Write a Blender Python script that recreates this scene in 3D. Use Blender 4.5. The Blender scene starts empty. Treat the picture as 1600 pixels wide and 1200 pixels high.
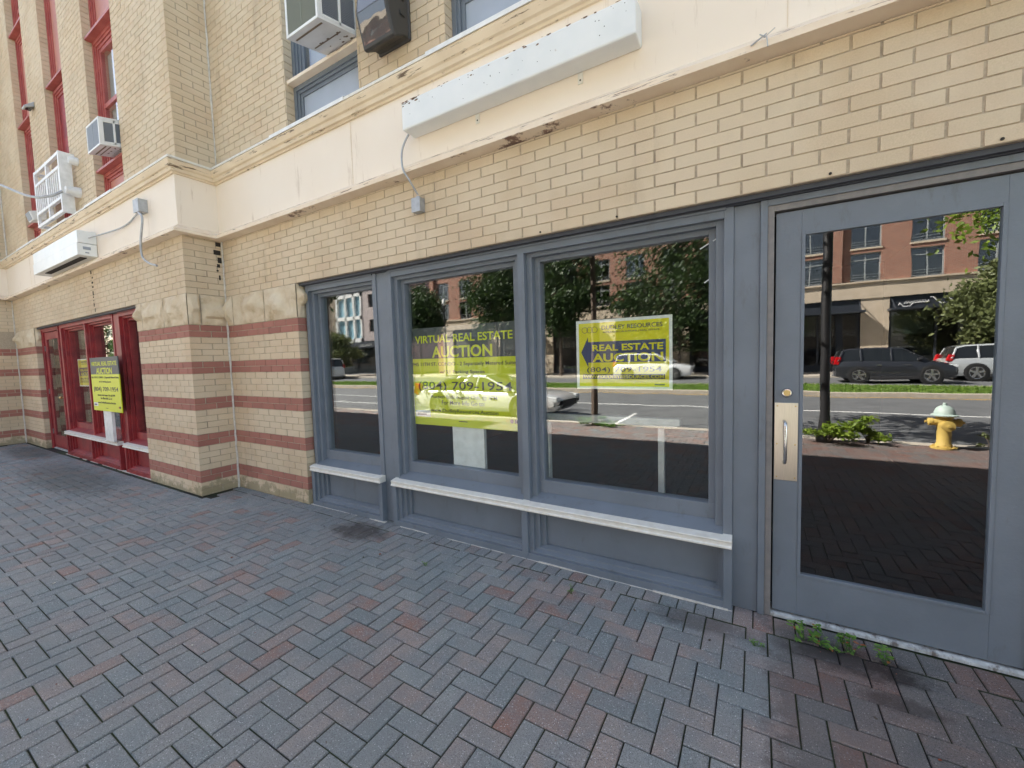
import bpy, bmesh, math, random
from mathutils import Vector, Matrix, Euler
R=random.Random(7)
sc=bpy.context.scene
# ---------------------------------------------------------------- camera
F=643.99; YAW,PIT,ROL=[math.radians(a) for a in (30.7659,3.6756,1.6722)]
fw=Vector((-math.sin(YAW)*math.cos(PIT),math.cos(YAW)*math.cos(PIT),-math.sin(PIT)))
rt=Vector((math.cos(YAW),math.sin(YAW),0)); dn=fw.cross(rt)
r2=math.cos(ROL)*rt+math.sin(ROL)*dn; d2=-math.sin(ROL)*rt+math.cos(ROL)*dn
cd=bpy.data.cameras.new('camera'); cam=bpy.data.objects.new('camera',cd); sc.collection.objects.link(cam)
cam.matrix_world=Matrix(((r2.x,-d2.x,-fw.x,0),(r2.y,-d2.y,-fw.y,0),(r2.z,-d2.z,-fw.z,1.556),(0,0,0,1)))
cd.sensor_width=36; cd.lens=36*F/1600; cd.clip_start=.05; cd.clip_end=600
sc.camera=cam
sc.render.resolution_x=1024; sc.render.resolution_y=768
# ---------------------------------------------------------------- light
SUN=Vector((-.95,.45,1.0)).normalized()
w=bpy.data.worlds.new('World'); sc.world=w; w.use_nodes=True
nt=w.node_tree; bg=nt.nodes['Background']; sky=nt.nodes.new('ShaderNodeTexSky')
sky.sky_type='NISHITA'; sky.sun_disc=False; sky.sun_elevation=math.asin(SUN.z); sky.sun_rotation=math.atan2(SUN.x,SUN.y)
sky.air_density=1.0; sky.dust_density=1.5; sky.ozone_density=.6
hs_=nt.nodes.new('ShaderNodeHueSaturation'); hs_.inputs['Saturation'].default_value=.72; nt.links.new(sky.outputs[0],hs_.inputs['Color']); nt.links.new(hs_.outputs[0],bg.inputs[0]); bg.inputs[1].default_value=.052
sd=bpy.data.lights.new('sun','SUN'); sd.energy=5.0; sd.angle=math.radians(.5); sd.color=(1,.95,.87)
so=bpy.data.objects.new('sun',sd); sc.collection.objects.link(so); so.rotation_euler=SUN.to_track_quat('Z','Y').to_euler(); so.location=(0,0,30)
vs=sc.view_settings; vs.view_transform='Standard'; vs.look='None'; vs.gamma=1; vs.exposure=3.1
try: sc.cycles.max_bounces=8; sc.cycles.transparent_max_bounces=12; sc.cycles.glossy_bounces=4
except Exception: pass
# ---------------------------------------------------------------- materials
def nodes(name):
    m=bpy.data.materials.new(name); m.use_nodes=True; return m,m.node_tree.nodes,m.node_tree.links,m.node_tree.nodes['Principled BSDF']
def noise(N,L,scale,detail=4,vec=None,sc3=None,rough=.55):
    n=N.new('ShaderNodeTexNoise'); n.inputs['Scale'].default_value=scale; n.inputs['Detail'].default_value=detail; n.inputs['Roughness'].default_value=rough
    g=N.new('ShaderNodeNewGeometry'); src=g.outputs['Position']
    if vec=='obj': src=N.new('ShaderNodeTexCoord').outputs['Object']
    if sc3:
        mp=N.new('ShaderNodeMapping'); mp.inputs['Scale'].default_value=sc3; L.new(src,mp.inputs[0]); src=mp.outputs[0]
    L.new(src,n.inputs['Vector']); return n.outputs['Fac']
def ramp(N,L,src,stops,mode='LINEAR'):
    r=N.new('ShaderNodeValToRGB'); r.color_ramp.interpolation=mode; e=r.color_ramp.elements
    while len(e)<len(stops): e.new(.5)
    for i,(p,c) in enumerate(stops):
        e[i].position=p; e[i].color=tuple(c)+(1,) if len(c)==3 else c
    L.new(src,r.inputs[0]); return r.outputs[0]
def mixc(N,L,fac,a,b,mode='MIX'):
    m=N.new('ShaderNodeMix'); m.data_type='RGBA'; m.blend_type=mode
    for k,v in ((0,fac),(6,a),(7,b)):
        if hasattr(v,'is_linked') or hasattr(v,'links'): L.new(v,m.inputs[k])
        elif k==0: m.inputs[0].default_value=v
        else: m.inputs[k].default_value=tuple(v)+(1,)
    return m.outputs[2]
def math_(N,L,op,a,b=None):
    m=N.new('ShaderNodeMath'); m.operation=op
    for i,v in enumerate((a,b)):
        if v is None: continue
        if hasattr(v,'links'): L.new(v,m.inputs[i])
        else: m.inputs[i].default_value=v
    m.use_clamp = op in ('MULTIPLY','SUBTRACT') and False
    return m.outputs[0]
def bump(N,L,P,src,dist,strength=1):
    b=N.new('ShaderNodeBump'); b.inputs['Strength'].default_value=strength; b.inputs['Distance'].default_value=dist
    L.new(src,b.inputs['Height']); L.new(b.outputs[0],P.inputs['Normal'])
def paint(name,c,rough=.5,c2=None,scale=6,sc3=None,amt=.5,metal=0,bd=.0,bs=40,spec=.5,dirt=None,dirt_t=(.58,.72),dirt_s=5,dirt3=(1,1,.25)):
    m,N,L,P=nodes(name); P.inputs['Roughness'].default_value=rough; P.inputs['Metallic'].default_value=metal
    P.inputs['Specular IOR Level'].default_value=spec
    c2=c2 or tuple(x*.82 for x in c); nz=noise(N,L,scale,5,sc3=sc3)
    col=ramp(N,L,nz,[(.5-.5*amt*.6,c2),(.5+.5*amt*.6,c)])
    if dirt:
        dn_=noise(N,L,dirt_s,8,sc3=dirt3,rough=.7); f=ramp(N,L,dn_,[(dirt_t[0],(0,0,0)),(dirt_t[1],(1,1,1))]); col=mixc(N,L,f,col,dirt)
    L.new(col,P.inputs['Base Color'])
    if bd: bump(N,L,P,noise(N,L,bs,3),bd)
    return m
def flat(name,c,rough=.5,metal=0,emit=0,spec=.5):
    m,N,L,P=nodes(name); P.inputs['Base Color'].default_value=tuple(c)+(1,); P.inputs['Roughness'].default_value=rough; P.inputs['Metallic'].default_value=metal
    P.inputs['Specular IOR Level'].default_value=spec
    if emit: P.inputs['Emission Color'].default_value=tuple(c)+(1,); P.inputs['Emission Strength'].default_value=emit
    return m
def attr(N,name='rnd'):
    a=N.new('ShaderNodeAttribute'); a.attribute_name=name; return a.outputs['Fac']
def brickmat(name,cols,moss=False,mort=False):
    m,N,L,P=nodes(name); P.inputs['Roughness'].default_value=.85; P.inputs['Specular IOR Level'].default_value=.25
    n=len(cols); a=attr(N)
    base=ramp(N,L,a,[(i/max(1,n-1),c) for i,c in enumerate(cols)])
    g=noise(N,L,140,4,rough=.7); base=mixc(N,L,ramp(N,L,g,[(.35,(.5,.5,.5)),(.65,(0,0,0))]),base,tuple(x*.8 for x in cols[0]))
    big=noise(N,L,.9,4); base=mixc(N,L,ramp(N,L,big,[(.4,(0,0,0)),(.7,(.35,.35,.35))]),base,tuple(x*.72 for x in cols[-1]))
    dr=noise(N,L,5,7,sc3=(1,1,.18),rough=.65); base=mixc(N,L,ramp(N,L,dr,[(.58,(0,0,0)),(.8,(.32,.32,.32))]),base,(.16,.13,.1))
    if not mort and len(cols)>4: base=mixc(N,L,ramp(N,L,noise(N,L,1.6,3),[(.42,(0,0,0)),(.6,(.55,.55,.55))]),base,(.66,.56,.415))
    if moss:
        ge=N.new('ShaderNodeNewGeometry'); sp=N.new('ShaderNodeSeparateXYZ'); L.new(ge.outputs['Position'],sp.inputs[0])
        h=math_(N,L,'ADD',math_(N,L,'ADD',sp.outputs[2],.33),math_(N,L,'MULTIPLY',noise(N,L,6,8,rough=.75),-.8))
        f=ramp(N,L,h,[(.0,(.62,.62,.62)),(.07,(0,0,0))]); base=mixc(N,L,f,base,(.2,.185,.1))
    L.new(base,P.inputs['Base Color']); bump(N,L,P,g,.0012)
    return m
BUFF=[(.61,.475,.32),(.67,.54,.375),(.64,.495,.345),(.69,.555,.385),(.6,.49,.345)]
M={}
M['buff']=brickmat('buff_brick',BUFF,moss=True)
M['red']=brickmat('red_brick',[(.37,.165,.13),(.43,.195,.15),(.34,.15,.12),(.46,.215,.165)],moss=True)
M['mortar']=paint('mortar',(.47,.39,.29),.95,(.38,.31,.23),60,bd=.002,dirt=(.2,.16,.12),dirt_t=(.55,.7))
M['mortar_light']=paint('light_mortar',(.62,.54,.44),.95,(.5,.42,.34),30)
def stone():
    m,N,L,P=nodes('rock_face_stone'); P.inputs['Roughness'].default_value=.9
    n1=noise(N,L,5,8,rough=.65); c=ramp(N,L,n1,[(.28,(.4,.3,.18)),(.45,(.6,.49,.34)),(.7,(.68,.59,.44))])
    L.new(c,P.inputs['Base Color']); bump(N,L,P,noise(N,L,60,8,rough=.7),.006); return m
M['stone']=stone()
M['cream']=paint('cream_painted_panel',(.84,.75,.64),.6,(.8,.69,.56),1.2,amt=.9,dirt=(.45,.33,.22),dirt_t=(.6,.8),dirt_s=9,dirt3=(1,1,.12))
M['tan']=paint('tan_painted_cornice',(.74,.61,.44),.6,(.66,.53,.37),4,dirt=(.13,.085,.05),dirt_t=(.585,.64),dirt_s=6,dirt3=(.5,.5,5))
M['lip']=paint('cream_painted_lip',(.84,.72,.57),.6,(.76,.62,.47),4,dirt=(.2,.12,.09),dirt_t=(.575,.62),dirt_s=7,dirt3=(.45,.45,6))
M['flash']=paint('pale_metal_flashing',(.8,.8,.78),.45,(.68,.68,.66),8)
M['gray']=paint('slate_gray_paint',(.165,.192,.228),.45,(.142,.166,.196),3,bd=.0009,bs=70,dirt=(.1,.105,.11),dirt_t=(.58,.82),dirt_s=11,dirt3=(1,1,.3))
M['graydark']=paint('dark_steel_lintel',(.06,.065,.08),.6)
M['jamb']=paint('worn_brown_gray_jamb',(.225,.21,.2),.5,(.18,.17,.17),20)
M['panelblue']=paint('pale_gray_blue_panel',(.36,.4,.47),.35,(.32,.36,.42),3)
M['redpaint']=paint('dark_red_paint',(.33,.03,.032),.45,(.2,.014,.02),5,bd=.0005,bs=80,dirt=(.4,.12,.11),dirt_t=(.62,.85))
M['rose']=paint('salmon_panel',(.52,.22,.16),.45,(.46,.18,.14),3)  # terracotta pink, paler than the red frames
M['salmon']=paint('weathered_red_frame',(.42,.11,.09),.45,(.33,.07,.06),6)
M['white']=paint('white_paint',(.84,.84,.83),.4,(.7,.7,.68),14)
M['offwhite']=paint('off_white_sill_paint',(.74,.72,.66),.5,(.66,.63,.56),20,dirt=(.35,.32,.28),dirt_t=(.66,.8),dirt_s=12)
M['signwhite']=paint('weathered_white_enamel',(.78,.79,.77),.35,(.72,.74,.73),4,dirt=(.3,.2,.13),dirt_t=(.66,.74),dirt_s=14,dirt3=(1,1,1))
M['zinc']=paint('galvanized_metal',(.45,.46,.47),.45,(.36,.37,.38),20,metal=.4)
M['steel']=paint('brushed_steel',(.62,.58,.52),.28,(.55,.52,.47),40,sc3=(8,8,.3),metal=1)
M['chrome']=flat('pull_steel',(.6,.6,.6),.22,1)
M['brass']=flat('brass_lock',(.55,.42,.2),.35,1)
M['black']=paint('black_metal',(.02,.02,.022),.4)
M['darkbronze']=paint('dark_bronze_housing',(.05,.047,.043),.5)
M['rubber']=flat('black_rubber',(.015,.015,.015),.8)
M['plastic']=paint('white_plastic_casing',(.76,.76,.75),.45,(.68,.68,.66),6,dirt=(.4,.34,.26),dirt_t=(.62,.82),dirt_s=9)
M['fins']=flat('dusty_condenser_fins',(.22,.23,.18),.7,.2)
M['finsblue']=flat('gray_louvre',(.3,.33,.37),.6)
M['yellow']=flat('acid_yellow_print',(.64,.68,.015),.45)
M['yellow2']=flat('warm_yellow_print',(.7,.62,.0),.45)
M['charcoal']=flat('charcoal_print',(.07,.075,.085),.5)
M['navy']=flat('navy_print',(.035,.045,.13),.5)
M['ink']=flat('dark_ink',(.07,.07,.06),.6)
M['glassblack']=flat('dark_glazing',(.02,.025,.03),.05)
M['caulk']=paint('white_sealant',(.66,.63,.57),.7,(.52,.48,.42),20)
M['sillmetal']=paint('worn_threshold_metal',(.5,.52,.52),.5,(.3,.31,.31),25,dirt=(.12,.1,.09),dirt_t=(.5,.62),dirt_s=20)
M['stain']=paint('black_tar_stain',(.03,.026,.022),.9)
M['interior']=paint('dim_interior',(.018,.017,.016),.9)
M['asphalt']=paint('asphalt',(.15,.155,.16),.9,(.11,.115,.12),2,bd=.002,bs=60)
M['concrete']=paint('concrete_kerb',(.5,.45,.38),.9,(.4,.36,.3),6,bd=.001)
M['roadwhite']=paint('white_road_paint',(.75,.75,.73),.7,(.6,.6,.58),9)
M['roadyellow']=paint('yellow_road_paint',(.7,.42,.05),.7)
M['grass']=paint('mown_grass',(.13,.22,.035),.9,(.07,.13,.02),25,amt=.6)
M['hydy']=paint('yellow_hydrant_paint',(.62,.45,.12),.65,(.5,.35,.09),12,dirt=(.2,.1,.04),dirt_t=(.56,.66),dirt_s=14)
M['hydt']=paint('pale_teal_paint',(.5,.6,.55),.6,(.4,.5,.46),12)
M['bark']=paint('tree_bark',(.16,.12,.09),.95,(.08,.06,.05),25,sc3=(1,1,.2),bd=.01)
def leafmat(name,a,b):
    m,N,L,P=nodes(name); P.inputs['Roughness'].default_value=.55
    c=ramp(N,L,attr(N),[(0,a),(1,b)]); L.new(c,P.inputs['Base Color'])
    t=N.new('ShaderNodeBsdfTranslucent'); L.new(c,t.inputs[0]); ms=N.new('ShaderNodeMixShader'); ms.inputs[0].default_value=.3
    L.new(P.outputs[0],ms.inputs[1]); L.new(t.outputs[0],ms.inputs[2]); L.new(ms.outputs[0],N['Material Output'].inputs[0]); return m
M['leafdark']=leafmat('dark_green_leaves',(.015,.035,.01),(.07,.12,.03))
M['leafyel']=leafmat('yellow_green_leaves',(.12,.2,.02),(.26,.36,.04))
M['leafolive']=leafmat('olive_leaves',(.09,.11,.04),(.17,.2,.07))
M['weed']=leafmat('weed_leaves',(.07,.17,.03),(.2,.36,.06))
M['weedred']=leafmat('reddish_weed_leaves',(.3,.08,.04),(.4,.16,.05))
def glass(name,r0=.12,tint=(.93,.96,.95),wav=.00032,ws=2.6):
    m=bpy.data.materials.new(name); m.use_nodes=True; N=m.node_tree.nodes; L=m.node_tree.links; N.remove(N['Principled BSDF'])
    tr=N.new('ShaderNodeBsdfTransparent'); tr.inputs[0].default_value=tint+(1,)
    gl=N.new('ShaderNodeBsdfGlossy'); gl.inputs['Roughness'].default_value=0; gl.inputs[0].default_value=(1,1,1,1)
    lw=N.new('ShaderNodeLayerWeight'); lw.inputs[0].default_value=.5
    p=math_(N,L,'POWER',lw.outputs['Facing'],5); q=math_(N,L,'ADD',math_(N,L,'MULTIPLY',p,1-r0),r0)
    b=N.new('ShaderNodeBump'); b.inputs['Distance'].default_value=wav; b.inputs['Strength'].default_value=1
    L.new(noise(N,L,ws,1,sc3=(1,1,1.6)),b.inputs['Height']); L.new(b.outputs[0],gl.inputs['Normal'])
    ms=N.new('ShaderNodeMixShader'); L.new(q,ms.inputs[0]); L.new(tr.outputs[0],ms.inputs[1]); L.new(gl.outputs[0],ms.inputs[2])
    L.new(ms.outputs[0],N['Material Output'].inputs[0]); return m
M['glass']=glass('window_glass',.135)
M['glass2']=glass('double_glazing',.078,(.96,.98,.97))
M['glassfar']=glass('far_window_glass',.2,(.35,.4,.42),0)
def pavermat():
    m,N,L,P=nodes('herringbone_paver'); P.inputs['Roughness'].default_value=.88; P.inputs['Specular IOR Level'].default_value=.3
    a=attr(N)
    c=ramp(N,L,a,[(0,(.215,.235,.235)),(.25,(.31,.325,.315)),(.45,(.275,.275,.265)),(.62,(.32,.285,.265)),(.8,(.355,.285,.255)),(1,(.31,.165,.125))])
    blotch=noise(N,L,9,3); c=mixc(N,L,ramp(N,L,blotch,[(.42,(0,0,0)),(.62,(.5,.5,.5))]),c,(.24,.235,.24))
    # fine aggregate: light and dark grains
    hue=noise(N,L,3.2,4); c=mixc(N,L,ramp(N,L,hue,[(.44,(0,0,0)),(.6,(.6,.6,.6))]),c,(.2,.245,.255))
    fine=noise(N,L,260,2,rough=.8); fine2=noise(N,L,120,2,rough=.8)
    c=mixc(N,L,ramp(N,L,fine,[(.36,(.85,.85,.85)),(.5,(0,0,0))]),c,(.075,.075,.08))
    c=mixc(N,L,ramp(N,L,fine2,[(.54,(0,0,0)),(.72,(.7,.7,.7))]),c,(.42,.42,.43))
    v=N.new('ShaderNodeTexVoronoi'); v.inputs['Scale'].default_value=150; g=N.new('ShaderNodeNewGeometry'); L.new(g.outputs['Position'],v.inputs['Vector'])
    sepc=N.new('ShaderNodeSeparateColor'); L.new(v.outputs['Color'],sepc.inputs[0])
    sp=math_(N,L,'MULTIPLY',math_(N,L,'LESS_THAN',v.outputs['Distance'],.3),math_(N,L,'GREATER_THAN',sepc.outputs[0],.9))
    c=mixc(N,L,math_(N,L,'MULTIPLY',sp,.7),c,(.75,.75,.74))
    # dirt patches in places
    spx=N.new('ShaderNodeSeparateXYZ'); L.new(g.outputs['Position'],spx.inputs[0])
    nz=noise(N,L,9,8,rough=.75)
    for (x,y,rx,ry,amt,col) in ((-3.15,2.45,.42,.22,1.0,(.035,.03,.026)),(.4,2.52,.42,.14,.85,(.035,.03,.03)),(.55,2.3,.2,.08,.6,(.05,.04,.035)),(-.3,2.5,.4,.12,.6,(.05,.042,.04)),(-8.6,1.75,2.2,.5,.5,(.045,.042,.036)),(-12,2.0,1.5,.4,.6,(.05,.045,.04))):
        dx=math_(N,L,'POWER',math_(N,L,'MULTIPLY',math_(N,L,'SUBTRACT',spx.outputs[0],x),1/rx),2)
        dy=math_(N,L,'POWER',math_(N,L,'MULTIPLY',math_(N,L,'SUBTRACT',spx.outputs[1],y),1/ry),2)
        d=math_(N,L,'ADD',math_(N,L,'ADD',dx,dy),math_(N,L,'MULTIPLY',nz,2.2))
        f=ramp(N,L,math_(N,L,'MULTIPLY',d,.4),[(.5,(amt,)*3),(.74,(0,0,0))]); c=mixc(N,L,f,c,col)
    seal_=math_(N,L,'ADD',math_(N,L,'ADD',spx.outputs[0],-.02),math_(N,L,'MULTIPLY',math_(N,L,'ADD',nz,-.5),.5))
    c=mixc(N,L,ramp(N,L,math_(N,L,'MULTIPLY',seal_,4),[(.02,(0,0,0)),(.4,(.8,.8,.8))]),c,(.5,.42,.4),'MULTIPLY')
    big=noise(N,L,.7,5); c=mixc(N,L,ramp(N,L,big,[(.45,(0,0,0)),(.75,(.5,.5,.5))]),c,(.22,.2,.19))
    L.new(c,P.inputs['Base Color']); bump(N,L,P,fine,.0022); return m
M['paver']=pavermat()
def jointmat():
    m,N,L,P=nodes('sand_joint'); P.inputs['Roughness'].default_value=1
    n=noise(N,L,1.5,6); c=ramp(N,L,n,[(.42,(.018,.016,.014)),(.56,(.03,.042,.014)),(.68,(.05,.042,.034))]); L.new(c,P.inputs['Base Color']); return m
M['joint']=jointmat()
# ---------------------------------------------------------------- mesh helpers
C=sc.collection
class MB:
    def __init__(s): s.v=[]; s.f=[]; s.m=[]; s.r=[]; s.mats=[]; s.cur=0; s.p=[]
    def use(s,m):
        if m not in s.mats: s.mats.append(m)
        s.cur=s.mats.index(m); return s
    def add(s,vs,fs,rnd=0):
        s.p.append((len(s.v),len(s.f))); o=len(s.v); s.v+=[tuple(x) for x in vs]
        for f in fs: s.f.append([o+i for i in f]); s.m.append(s.cur); s.r.append(rnd)
        return s
    def box(s,x0,x1,y0,y1,z0,z1,rnd=0,skip=''):
        v=[(x0,y0,z0),(x1,y0,z0),(x1,y1,z0),(x0,y1,z0),(x0,y0,z1),(x1,y0,z1),(x1,y1,z1),(x0,y1,z1)]
        fs=[(0,3,2,1),(4,5,6,7),(0,1,5,4),(1,2,6,5),(2,3,7,6),(3,0,4,7)]
        return s.add(v,fs,rnd)
    def obox(s,c,ax,ay,az,rnd=0):
        c,ax,ay,az=map(Vector,(c,ax,ay,az)); v=[c+a*ax+b*ay+d*az for d in (-1,1) for a,b in ((-1,-1),(1,-1),(1,1),(-1,1))]
        return s.add(v,[(0,3,2,1),(4,5,6,7),(0,1,5,4),(1,2,6,5),(2,3,7,6),(3,0,4,7)],rnd)
    def prism(s,pts,axis,a,b,rnd=0):
        n=len(pts); mk={'x':lambda p,t:(t,p[0],p[1]),'y':lambda p,t:(p[0],t,p[1]),'z':lambda p,t:(p[0],p[1],t)}[axis]
        v=[mk(p,a) for p in pts]+[mk(p,b) for p in pts]
        fs=[tuple(range(n))[::-1],tuple(range(n,2*n))]+[(i,(i+1)%n,n+(i+1)%n,n+i) for i in range(n)]
        return s.add(v,fs,rnd)
    def tube(s,path,r,n=8,cap=True,rnd=0):
        P=[Vector(p) for p in path]; rs=r if isinstance(r,(list,tuple)) else [r]*len(P); vs=[]; up=None
        for i,p in enumerate(P):
            t=(P[min(i+1,len(P)-1)]-P[max(i-1,0)]).normalized()
            if up is None: up=t.orthogonal().normalized()
            up=(up-t*up.dot(t)).normalized(); bi=t.cross(up)
            vs+=[p+rs[i]*(math.cos(k*2*math.pi/n)*up+math.sin(k*2*math.pi/n)*bi) for k in range(n)]
        fs=[(i*n+k,i*n+(k+1)%n,(i+1)*n+(k+1)%n,(i+1)*n+k) for i in range(len(P)-1) for k in range(n)]
        if cap: fs+=[tuple(range(n))[::-1],tuple(range((len(P)-1)*n,len(P)*n))]
        return s.add(vs,fs,rnd)
    def lathe(s,prof,c=(0,0,0),axis='z',n=16,rnd=0):
        c=Vector(c); vs=[]
        for (r,h) in prof:
            for k in range(n):
                a=k*2*math.pi/n; q=(r*math.cos(a),r*math.sin(a),h)
                if axis=='x': q=(q[2],q[0],q[1])
                if axis=='y': q=(q[0],q[2],q[1])
                vs.append(c+Vector(q))
        L=len(prof); fs=[(i*n+k,i*n+(k+1)%n,(i+1)*n+(k+1)%n,(i+1)*n+k) for i in range(L-1) for k in range(n)]
        fs+=[tuple(range(n))[::-1],tuple(range((L-1)*n,L*n))]
        return s.add(vs,fs,rnd)
    def build_each(s,name,mat=None,parent=None,**k):
        for i,(v0,f0) in enumerate(s.p):
            v1,f1=s.p[i+1] if i+1<len(s.p) else (len(s.v),len(s.f)); q=MB(); q.mats=list(s.mats); q.v=s.v[v0:v1]; q.f=[[t-v0 for t in f] for f in s.f[f0:f1]]; q.m=s.m[f0:f1]; q.r=s.r[f0:f1]; q.build(name,mat,parent,**k)
    def build(s,name,mat=None,parent=None,smooth=False,bevel=0,norm=False,off=None,into=None):
        me=bpy.data.meshes.new(name); vv=s.v
        if off is None and into is not None: off=into.get('_o',(0,0,0))
        if off is None and parent is not None: off=parent.get('_o',(0,0,0))
        if off is not None and tuple(off)!=(0,0,0): vv=[(a-off[0],b-off[1],c-off[2]) for a,b,c in s.v]
        me.from_pydata(vv,[],s.f)
        if mat is not None and not s.mats: me.materials.append(mat)
        for m in s.mats: me.materials.append(m)
        if s.mats: me.polygons.foreach_set('material_index',s.m)
        at=me.attributes.new('rnd','FLOAT','FACE'); at.data.foreach_set('value',s.r)
        if norm:
            bm=bmesh.new(); bm.from_mesh(me); bmesh.ops.recalc_face_normals(bm,faces=bm.faces); bm.to_mesh(me); bm.free()
        if smooth:
            me.polygons.foreach_set('use_smooth',[True]*len(me.polygons))
            try: me.set_sharp_from_angle(angle=math.radians(38))
            except Exception: pass
        me.update()
        if into is not None: o=into; o.data=me; parent=o.parent
        else: o=bpy.data.objects.new(name,me); C.objects.link(o)
        if into is not None: pass
        elif parent is not None: o.parent=parent
        elif off is not None: o.location=off
        if bevel:
            b=o.modifiers.new('bevel','BEVEL'); b.width=bevel; b.segments=2; b.limit_method='ANGLE'
        return o
def shell(name,parent):
    o=bpy.data.objects.new(name,bpy.data.meshes.new(name)); C.objects.link(o); o.parent=parent; o['_o']=parent['_o']; return o
def tag(o,label=None,cat=None,group=None,kind=None):
    for k,v in (('label',label),('category',cat),('group',group),('kind',kind)):
        if v: o[k]=v
    return o
def thing(name,loc,label,cat,group=None):
    o=bpy.data.objects.new(name,None); o.empty_display_size=.2; C.objects.link(o); o.location=loc; o['_o']=tuple(loc); tag(o,label,cat,group); return o
def dup(o,loc=None,parent=None):
    c=o.copy(); C.objects.link(c)
    if parent is not None: c.parent=parent
    for ch in [x for x in bpy.data.objects if x.parent==o]: dup(ch,None,c)
    if loc is not None: c.location=loc
    return c
def text(s,size,x,y,z,mat,parent,width=None,bold=0,name='lettering',rot=0,mirror=False,height=None,shear=0):
    """flat lettering facing -y (rot=0) centred on x, baseline z"""
    cu=bpy.data.curves.new('t','FONT'); cu.body=s; cu.size=size; cu.align_x='CENTER'; cu.offset=bold; cu.extrude=.0006; cu.shear=shear; cu.resolution_u=3
    ob=bpy.data.objects.new('t',cu); C.objects.link(ob); dg=bpy.context.evaluated_depsgraph_get(); dg.update()
    me=bpy.data.meshes.new_from_object(ob.evaluated_get(dg)); bpy.data.objects.remove(ob); bpy.data.curves.remove(cu)
    xs=[v.co.x for v in me.vertices]; ys=[v.co.y for v in me.vertices]; wd=max(xs)-min(xs); kx=width/wd if width else 1; ky=(height/(max(ys)-min(ys))) if height else 1
    cx=(max(xs)+min(xs))/2; po=parent.get('_o',(0,0,0)) if parent else (0,0,0)
    for v in me.vertices:
        a=(v.co.x-cx)*kx; b=v.co.y*ky; d=v.co.z
        if rot==180: v.co=Vector((x-a-po[0],y+d-po[1],z+b-po[2]))
        else: v.co=Vector((x+a-po[0],y-d-po[1],z+b-po[2]))
    me.materials.clear(); me.materials.append(mat); me.name=name
    o=bpy.data.objects.new(name,me); C.objects.link(o); o.parent=parent; return o
# ---------------------------------------------------------------- brickwork
CH=.0727; BL=.2305; Z0=2.415
BANDS=[2.0515-.436*k for k in range(5)]          # tops of two-course red bands
def row_kind(zc):
    for t in BANDS:
        if t-2*CH-.005<zc<t+.005: return 'red'
    return 'buff'
def bricks(mb,org,ud,nd,u0,u1,z0,z1,holes=(),phase=0.0,kindf=row_kind,skipstone=None):
    """org: point with u=0; ud unit dir; nd outward normal. bricks stand 6 mm proud of the mortar bed"""
    ud=Vector(ud); nd=Vector(nd); org=Vector(org); j=.0045
    k0=int(math.floor((z0-Z0)/CH+.02)); k1=int(math.ceil((z1-Z0)/CH-.02))
    for k in range(k0,k1):
        a,b=max(z0,Z0+k*CH),min(z1,Z0+(k+1)*CH)
        if b-a<.012: continue
        zc=(a+b)/2; kd=kindf(zc)
        st=phase+(0 if k%2==0 else BL/2); n0=int(math.floor((u0-st)/BL))-1
        u=st+n0*BL
        while u<u1:
            segs=[(max(u,u0),min(u+BL,u1))]
            for (h0,h1,hz0,hz1) in holes:
                if hz0<zc<hz1:
                    ns=[]
                    for (p,q) in segs:
                        if h1<=p or h0>=q: ns.append((p,q)); continue
                        if p<h0: ns.append((p,h0))
                        if q>h1: ns.append((h1,q))
                    segs=ns
            u+=BL
            for (p,q) in segs:
                if q-p<.02: continue
                e=R.uniform(-.0009,.0009); P=p+(.0052 if p>u0 else 0); Q=q-(.0052 if q<u1 else 0); A=a+.0026; B=b-.0026; c=.0012; rz=R.uniform(-.0008,.0008); P+=rz; Q+=rz
                fr=R.uniform(-.0006,.0012)
                vs=[]
                for d,i in ((-.0075,0),(fr-.001,c)):
                    for (uu,zz) in ((P+i,A+i),(Q-i,A+i),(Q-i,B-i),(P+i,B-i)):
                        w_=org+ud*uu+nd*d; vs.append((w_.x,w_.y,zz+e*(1 if i else 1)))
                mb.use(M['red'] if kd=='red' else M['buff'])
                fs=[(4,5,6,7),(0,1,5,4),(1,2,6,5),(2,3,7,6),(3,0,4,7)]
                if ud.cross(Vector((0,0,1))).dot(nd)<0: fs=[t[::-1] for t in fs]
                mb.add(vs,fs,R.random())
def cells(mb,x0,x1,z0,z1,holes,yf,th):
    holes=[(h[0]-.008,)+tuple(h[1:]) for h in holes]
    xs=sorted({x0,x1,*[h[i] for h in holes for i in (0,1) if x0<h[i]<x1]}); zs=sorted({z0,z1,*[h[i] for h in holes for i in (2,3) if z0<h[i]<z1]})
    for a,b in zip(xs,xs[1:]):
        for c,d in zip(zs,zs[1:]):
            m=((a+b)/2,(c+d)/2)
            if any(h[0]<m[0]<h[1] and h[2]<m[1]<h[3] for h in holes): continue
            mb.box(a,b,yf,yf+th,c,d)
YM,YL,YF=2.67,2.25,1.35       # main bay, left bay and far pier faces
XP,XQ=-5.71,-13.80            # corners
TOP=8.95; S1=3.085; S2=3.93
bld=thing('storefront_building',(-5,2.67,0),'buff brick building with red bands, cream fascia and two ground floor shopfronts','building')
ST_Z=(2.0515,2.415)
holes_m=[(-4.24,1.30,-1,2.415),(-4.21,-3.11,S2,6.1),(-2.10,-1.0,S2,6.1),(0.0,1.1,S2,6.1)]
holes_l=[(-12.30,-7.20,-1,2.415),(-8.27,-7.23,S2,8.7),(-10.22,-9.28,S2,8.7),(-12.12,-11.2,S2,8.7)]
stm=[(XP,-4.24,*ST_Z)]; stl=[(-7.2,XP,*ST_Z),(-12.62,-12.3,*ST_Z),(XQ,-12.62,*ST_Z)]
mb=MB()
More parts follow.
